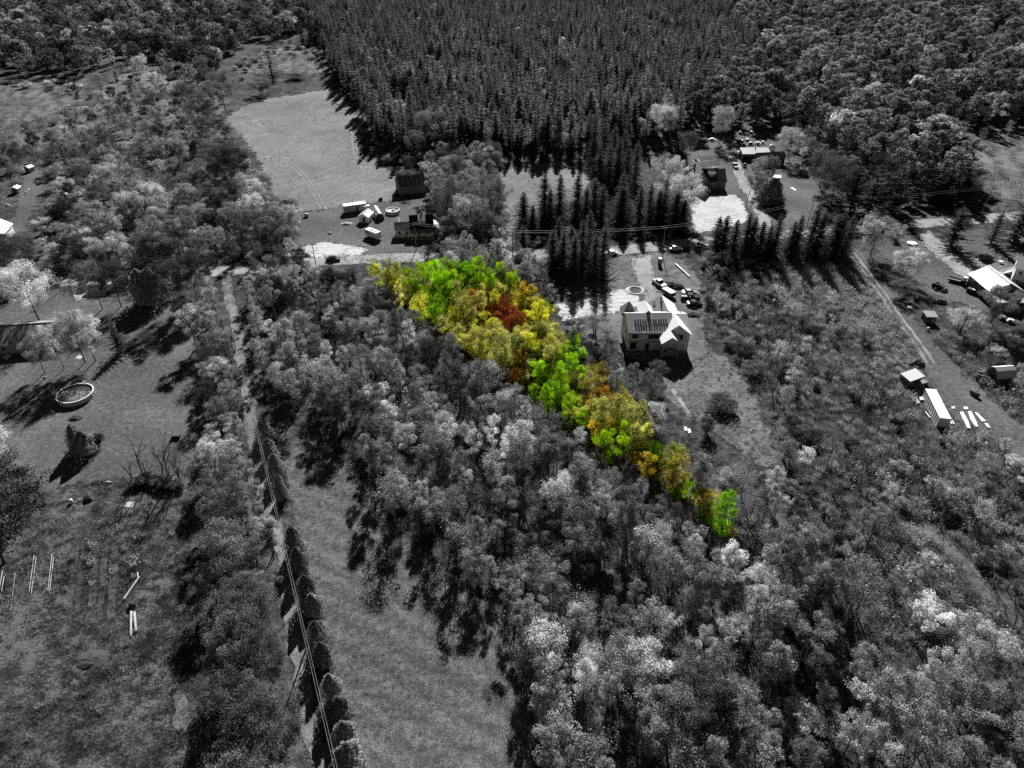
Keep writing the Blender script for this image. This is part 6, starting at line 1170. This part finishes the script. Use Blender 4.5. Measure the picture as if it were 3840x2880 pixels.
for s in (.25, .75): MB().box(L * s - .1, L * s + .1, -.5, .5, 0, .25).build('cradle', 'wood', t)
def log(label, a, b, r, mat='lumber', group=None, cat='log', z=None):
    d = b - a; o = MB().tube([Vector((0, 0, 0)), d * .5 + Vector((0, 0, .03)), d], [r, r * .92, r * .8], 7).build('log' if cat == 'log' else cat.replace(' ', '_'), mat); o.location = (a.x, a.y, (r if z is None else z)); return tag(o, label, cat, group)
log('pale forked trunk lying in the weedy field', q(17, 805, 570), q(17, 905, 425), .2, 'stone'); log('short broken stub beside the forked trunk', q(17, 893, 395), q(17, 895, 430), .14, 'stone')
log('longer of two pale logs side by side in the weedy field', q(17, 852, 650), q(17, 850, 812), .22, 'stone', 'two pale logs'); log('shorter of two pale logs side by side in the weedy field', q(17, 872, 655), q(17, 884, 778), .24, 'stone', 'two pale logs')
for k, (lab, s, e) in enumerate([('white garden pipe, outer one of the first pair', (225, 285), (192, 520)), ('white garden pipe, inner one of the first pair', (238, 297), (205, 537)), ('white garden pipe, outer one of the second pair', (340, 278), (313, 515)), ('white garden pipe, inner one of the second pair', (350, 300), (323, 535)), ('white garden pipe near the huge dark tree, cut by the edge', (20, 385), (0, 500)), ('thin white garden pipe beside it, cut by the edge', (30, 425), (5, 570)), ('thin bent white hose between the pipe pairs and the edge', (102, 400), (72, 645))]):
    log(lab, q(17, *s), q(17, *e), .055 if k < 6 else .03, 'lightgrey', 'white garden pipes', 'garden pipe', .25)
t = thing('stump', 'dark burnt stump between forked trunk and logs', 'stump', q(17, 860, 610)); MB().lathe([(.7, -.1), (.55, .3), (.5, .75), (.25, .9)], 9).build('wood', 'bark_dark', t)
a, b = at4(840, 310), at4(1015, 468); log('long white plastic drain pipe lying along the building plot edge', a, b, .28, 'white', None, 'drain pipe')
log('fallen board on the plot below the porch', at4(890, 1395), at4(955, 1470), .09, 'lumber', None, 'board')
for k, (a, b) in enumerate([((1905, 1525), (1975, 1610)), ((1940, 1540), (2000, 1625)), ((1930, 1555), (1960, 1590)), ((1950, 1565), (1995, 1610))]): log(ORD[k] + ' pale stick of the heap in the open weeds by the grass lane', q(16, *a), q(16, *b), .1, 'lumber', 'stick heap')
t = boards('plywood_sheet', 'single plywood sheet lying in the shadow of the porch', 'board', [[at4(930, 1345), at4(968, 1352), at4(968, 1410), at4(932, 1408)]], 'lightgrey')
boards('board_scraps', 'white scraps lying in the grassy clearing', 'scraps', [strip(16, s) for s in ([(5, 1110), (25, 1108), (35, 1130), (12, 1135)], [(22, 1120), (45, 1118), (55, 1145), (35, 1150)])], 'white', .08)
boards('flagstones', 'white flat stones in front of the farm kiosk', 'stones', [strip(6, s) for s in ([(1235, 1255), (1310, 1250), (1320, 1285), (1245, 1292)], [(1305, 1272), (1365, 1275), (1370, 1300), (1315, 1303)], [(1220, 1225), (1250, 1225), (1270, 1250), (1240, 1255)])], 'white', .15)
boards('white_slab', 'white slab lying on the farm lawn', 'slab', [strip(6, [(1665, 1045), (1700, 1037), (1770, 1080), (1740, 1092)])], 'offwhite', .1)
t = thing('rowboat', 'white upturned boat behind the dark clapboard farmhouse', 'boat', q(6, 560, 755), rad(8)); MB().lathe([(.75, 0), (.7, .3), (.45, .55), (.05, .62)], 14, sx=1.9).build('hull', 'white', t, True); MB().box(-1.3, 1.3, -.04, .04, .6, .66).build('keel', 'lightgrey', t)
t = thing('round_platform', 'round white platform on the lawn by the gravel yard', 'platform', q(7, 245, 68)); MB().lathe([(1.6, .1), (1.65, .55), (1.5, .62)], 20).build('top', 'white', t); MB().lathe([(1.3, -.1), (1.3, .12)], 14).build('base', 'darkgrey', t)
t = thing('well_ring', 'sandy pit ringed by a bank on the pale building-site pad', 'pit', at4(340, 635)); MB().lathe([(3.3, -.05), (2.6, .35), (2.1, .42), (1.7, .1), (1.3, .06)], 24).build('bank', 'g_sand', t); MB().lathe([(1.75, .13), (1.75, .14)], 20).build('pit_floor', 'soil', t)
def heap(label, p, R, h, mat, n=9, cat='heap', name='soil_heap'):
    r = random.Random(int(p.x * 10)); m = MB(); rings = [(1, -.1), (.85, .35), (.55, .8), (.2, 1.0)]; nn = 14; vs = []
    for k, (a, z) in enumerate(rings): vs += [(R * a * math.cos(6.283 * i / nn) * r.uniform(.85, 1.15), R * a * .75 * math.sin(6.283 * i / nn) * r.uniform(.85, 1.15), h * z * r.uniform(.8, 1.15)) for i in range(nn)]
    m.add(vs, [(k * nn + i, k * nn + (i + 1) % nn, (k + 1) * nn + (i + 1) % nn, (k + 1) * nn + i) for k in range(3) for i in range(nn)] + [tuple(range(3 * nn, 4 * nn))])
    o = m.build(name, mat); o.location = (p.x, p.y, 0); return tag(o, label, cat)
heap('dark soil heap beside the white pickup', at4(750, 570), 2.6, 1.2, 'soil'); heap('dark soil heap below the drain pipe', at4(870, 590), 2.2, 1.1, 'soil'); heap('dark rubble heap below the black sedan', at4(1060, 930), 2.6, .7, 'soil'); heap('brush heap beside the lumber and white-roofed shed', q(8, 440, 290), 2.2, 1.3, 'bark', name='brush_heap')
heap('old fire-scarred earth heap in the weedy field', q(17, 600, 960), 2.6, .5, 'soil'); heap('low stony mound on the lawn below the pool', q(14, 490, 1050), 1.8, .5, 'soil'); heap('brush heap behind the tractor on the workshop lawn', q(7, 690, 970), 2.0, 1.1, 'bark', name='brush_heap'); heap('stone heap beside the small white shed', q(5, 170, 960), 2.2, .6, 'stone', name='stone_heap'); heap('dark leaf heap by the garden plot', q(14, 575, 1580), 1.1, .9, 'soil')
t = thing('portable_toilet', 'narrow dark portable toilet with white roof on the plot beside the pole', 'toilet', at4(625, 320), rad(3)); MB().box(0, 1.15, 0, 1.15, 0, 2.2).build('cabin', 'darkgrey', t); MB().prism([(-.04, 2.2), (1.19, 2.2), (1.05, 2.42), (.1, 2.42)], -.04, 1.19, 'y').build('roof', 'white', t); MB().box(.15, 1.0, -.04, .0, .1, 2.0).build('door', 'midgrey', t)
# farm machinery rows behind the open shed
for k, (x, y, w, lab) in enumerate([(890, 375, 1.6, 'black implement first of the row behind the open shed'), (955, 370, 1.0, 'small black drum in the row behind the open shed'), (1030, 350, 1.5, 'pale machine with raised frame behind the open shed'), (985, 425, 1.6, 'dark low implement nearest the open shed roof'), (1080, 405, 3.2, 'long dark wagon in the row behind the open shed'), (1190, 402, 3.0, 'pale flat implement beside the dark wagon'), (1262, 390, .9, 'upright implement at the end of the row'), (925, 245, 1.6, 'dark machine in shade at the top of the farm yard'), (1095, 240, 1.6, 'second dark machine in shade at the top of the farm yard'), (395, 360, 3.0, 'pale wagon by the lone pale tree'), (510, 345, 3.0, 'dark wagon under the lone pale tree')]):
    p = q(6, x, y); t = thing('farm_implement', lab, 'implement', (p.x, p.y, 0), rad(RND.uniform(-15, 15)), 'farm machinery behind the open shed'); mt = 'lightgrey' if 'pale' in lab else 'black'
    MB().box(-w / 2, w / 2, -.6, .6, .45, .8).build('frame', mt, t); MB().prism([(-w * .3, .8), (w * .3, .8), (w * .2, 1.3), (-w * .25, 1.15)], -.45, .45, 'y').build('hopper', mt, t); MB().tube([(w / 2, 0, .6), (w / 2 + 1.1, 0, .45)], .06, 4).build('drawbar', 'midgrey', t)
    for sd in (-1, 1): wheel(t, 0, sd * .7, .42, .2)
# yard clutter on the far left and along the hay field
for k, (c, x, y, s, mt, lab) in enumerate([(11, 100, 1215, 1.8, 'white', 'white tarp heap in the far yard'), (11, 255, 1190, 1.4, 'lightgrey', 'pale upturned cart in the far yard'), (11, 295, 1160, 1.2, 'white', 'white crate under the far scrub'), (11, 170, 1255, .9, 'white', 'small white barrel in the far yard'), (11, 190, 1228, 1.0, 'offwhite', 'pale board flat on the far lawn'), (11, 50, 1335, 1.6, 'offwhite', 'pale covered pile at the end of the far yard'), (11, 1985, 1405, 1.8, 'lightgrey', 'pale roller lying by the hay field'), (11, 1935, 1400, 1.3, 'darkgrey', 'dark implement next to the roller'), (11, 1860, 1310, 1.2, 'black', 'black harrow at the corner of the hay field'), (11, 1870, 1415, 1.0, 'grey', 'grey scrap by the scrub at the hay field'), (11, 2140, 1515, 1.4, 'offwhite', 'pale scrap heap on the house yard edge'), (14, 465, 1600, 1.0, 'white', 'white barrel beside the garden plot'), (14, 840, 1615, 1.5, 'offwhite', 'white frame at the foot of the dead saplings'), (14, 515, 660, 1.4, 'offwhite', 'pale board leaning by the bright trees'), (14, 45, 655, 2.0, 'offwhite', 'white sheet on the grass at the long house'), (14, 295, 790, 1.0, 'grey', 'grey stone block at the tree foot by the house'), (7, 210, 1050, 1.1, 'white', 'white square board in the weeds by the lane'), (7, 1640, 1230, 1.8, 'midgrey', 'old covered machine under the round tree'), (7, 1770, 1280, 1.6, 'offwhite', 'white cart beside the covered machine'), (7, 1620, 360, 1.5, 'white', 'white garden table by the house stair'), (7, 495, 1400, .9, 'white', 'white sack beside the flat-roofed shed'), (5, 1655, 1040, 1.0, 'white', 'white tank by the lean-to of the dark-roofed house'), (5, 455, 1330, .9, 'white', 'white stone block on the yard edge'), (6, 1190, 800, 1.2, 'grey', 'grey mower parked by the farm shrubs'), (14, 705, 1475, 1.3, 'stone', 'pale brush pile by the tilled plot')]):
    p = q(c, x, y); r = random.Random(k); nm = lab.split()[1] if False else 'yard_item'
    word = next(w for w in ('tarp', 'cart', 'crate', 'barrel', 'board', 'pile', 'roller', 'implement', 'harrow', 'scrap', 'frame', 'sheet', 'block', 'machine', 'table', 'sack', 'tank', 'mower') if w in lab)
    nm = {'tarp': 'tarp_heap', 'cart': 'hand_cart', 'pile': 'covered_pile', 'scrap': 'scrap_heap', 'sheet': 'plastic_sheet', 'block': 'stone_block', 'machine': 'covered_machine', 'table': 'garden_table', 'tank': 'water_tank', 'frame': 'wooden_frame', 'board': 'loose_board', 'sack': 'feed_sack'}.get(word, word)
    t = thing(nm, lab, word, (p.x, p.y, 0), r.uniform(-.6, .6))
    if word in ('barrel', 'tank', 'sack', 'roller'):
        m = MB(); m.lathe([(s * .3, 0), (s * .36, s * .1), (s * .38, s * .5), (s * .34, s * .85), (s * .1, s * .9)], 12)
        if word == 'roller': m.v = [(z - .4 * s, x_, y_ + .38 * s) for x_, y_, z in m.v]
        m.build('shell', mt, t, True); MB().tube([(-s * .2, 0, s * .9), (s * .2, 0, s * .9)], .04, 4).build('grip', 'grey', t)
    elif word in ('board', 'sheet', 'frame'):
        MB().slab((-s * .6, -s * .4, .05), (s * .6, -s * .45, .05), (s * .65, s * .4, .3), (-s * .55, s * .45, .25), .05).build('panel', mt, t); MB().box(-s * .6, s * .6, s * .35, s * .4, 0, .2).build('batten', 'wood', t)
    elif word in ('table',):
        MB().lathe([(s * .5, .7), (s * .5, .76)], 12).build('table_top', mt, t)
        for a in range(4): MB().tube([(s * .3 * math.cos(a * 1.57), s * .3 * math.sin(a * 1.57), 0), (s * .2 * math.cos(a * 1.57), s * .2 * math.sin(a * 1.57), .7)], .03, 4).build('leg', mt, t)
    elif word in ('cart', 'implement', 'harrow', 'machine', 'mower'):
        MB().prism([(-s * .6, .4), (s * .6, .4), (s * .5, .9), (-s * .3, 1.1)], -s * .35, s * .35, 'y').build('body', mt, t); MB().tube([(s * .6, 0, .5), (s * 1.1, 0, .3)], .05, 4).build('drawbar', 'midgrey', t)
        for sd in (-1, 1): wheel(t, 0, sd * s * .4, .3, .15)
    else:
        vs = [(s * .6 * math.cos(i * .785) * r.uniform(.7, 1.1) * k_, s * .45 * math.sin(i * .785) * r.uniform(.7, 1.1) * k_, z) for k_, z in ((1, -.05), (.85, s * .25), (.45, s * .45)) for i in range(8)]
        MB().add(vs, [(j * 8 + i, j * 8 + (i + 1) % 8, j * 8 + 8 + (i + 1) % 8, j * 8 + 8 + i) for j in range(2) for i in range(8)] + [tuple(range(16, 24))]).build('heap', mt, t)
        MB().slab((-s * .4, -s * .5, .05), (s * .2, -s * .7, .05), (s * .3, -s * .5, .1), (-s * .3, -s * .3, .1), .04).build('loose_piece', 'grey', t)
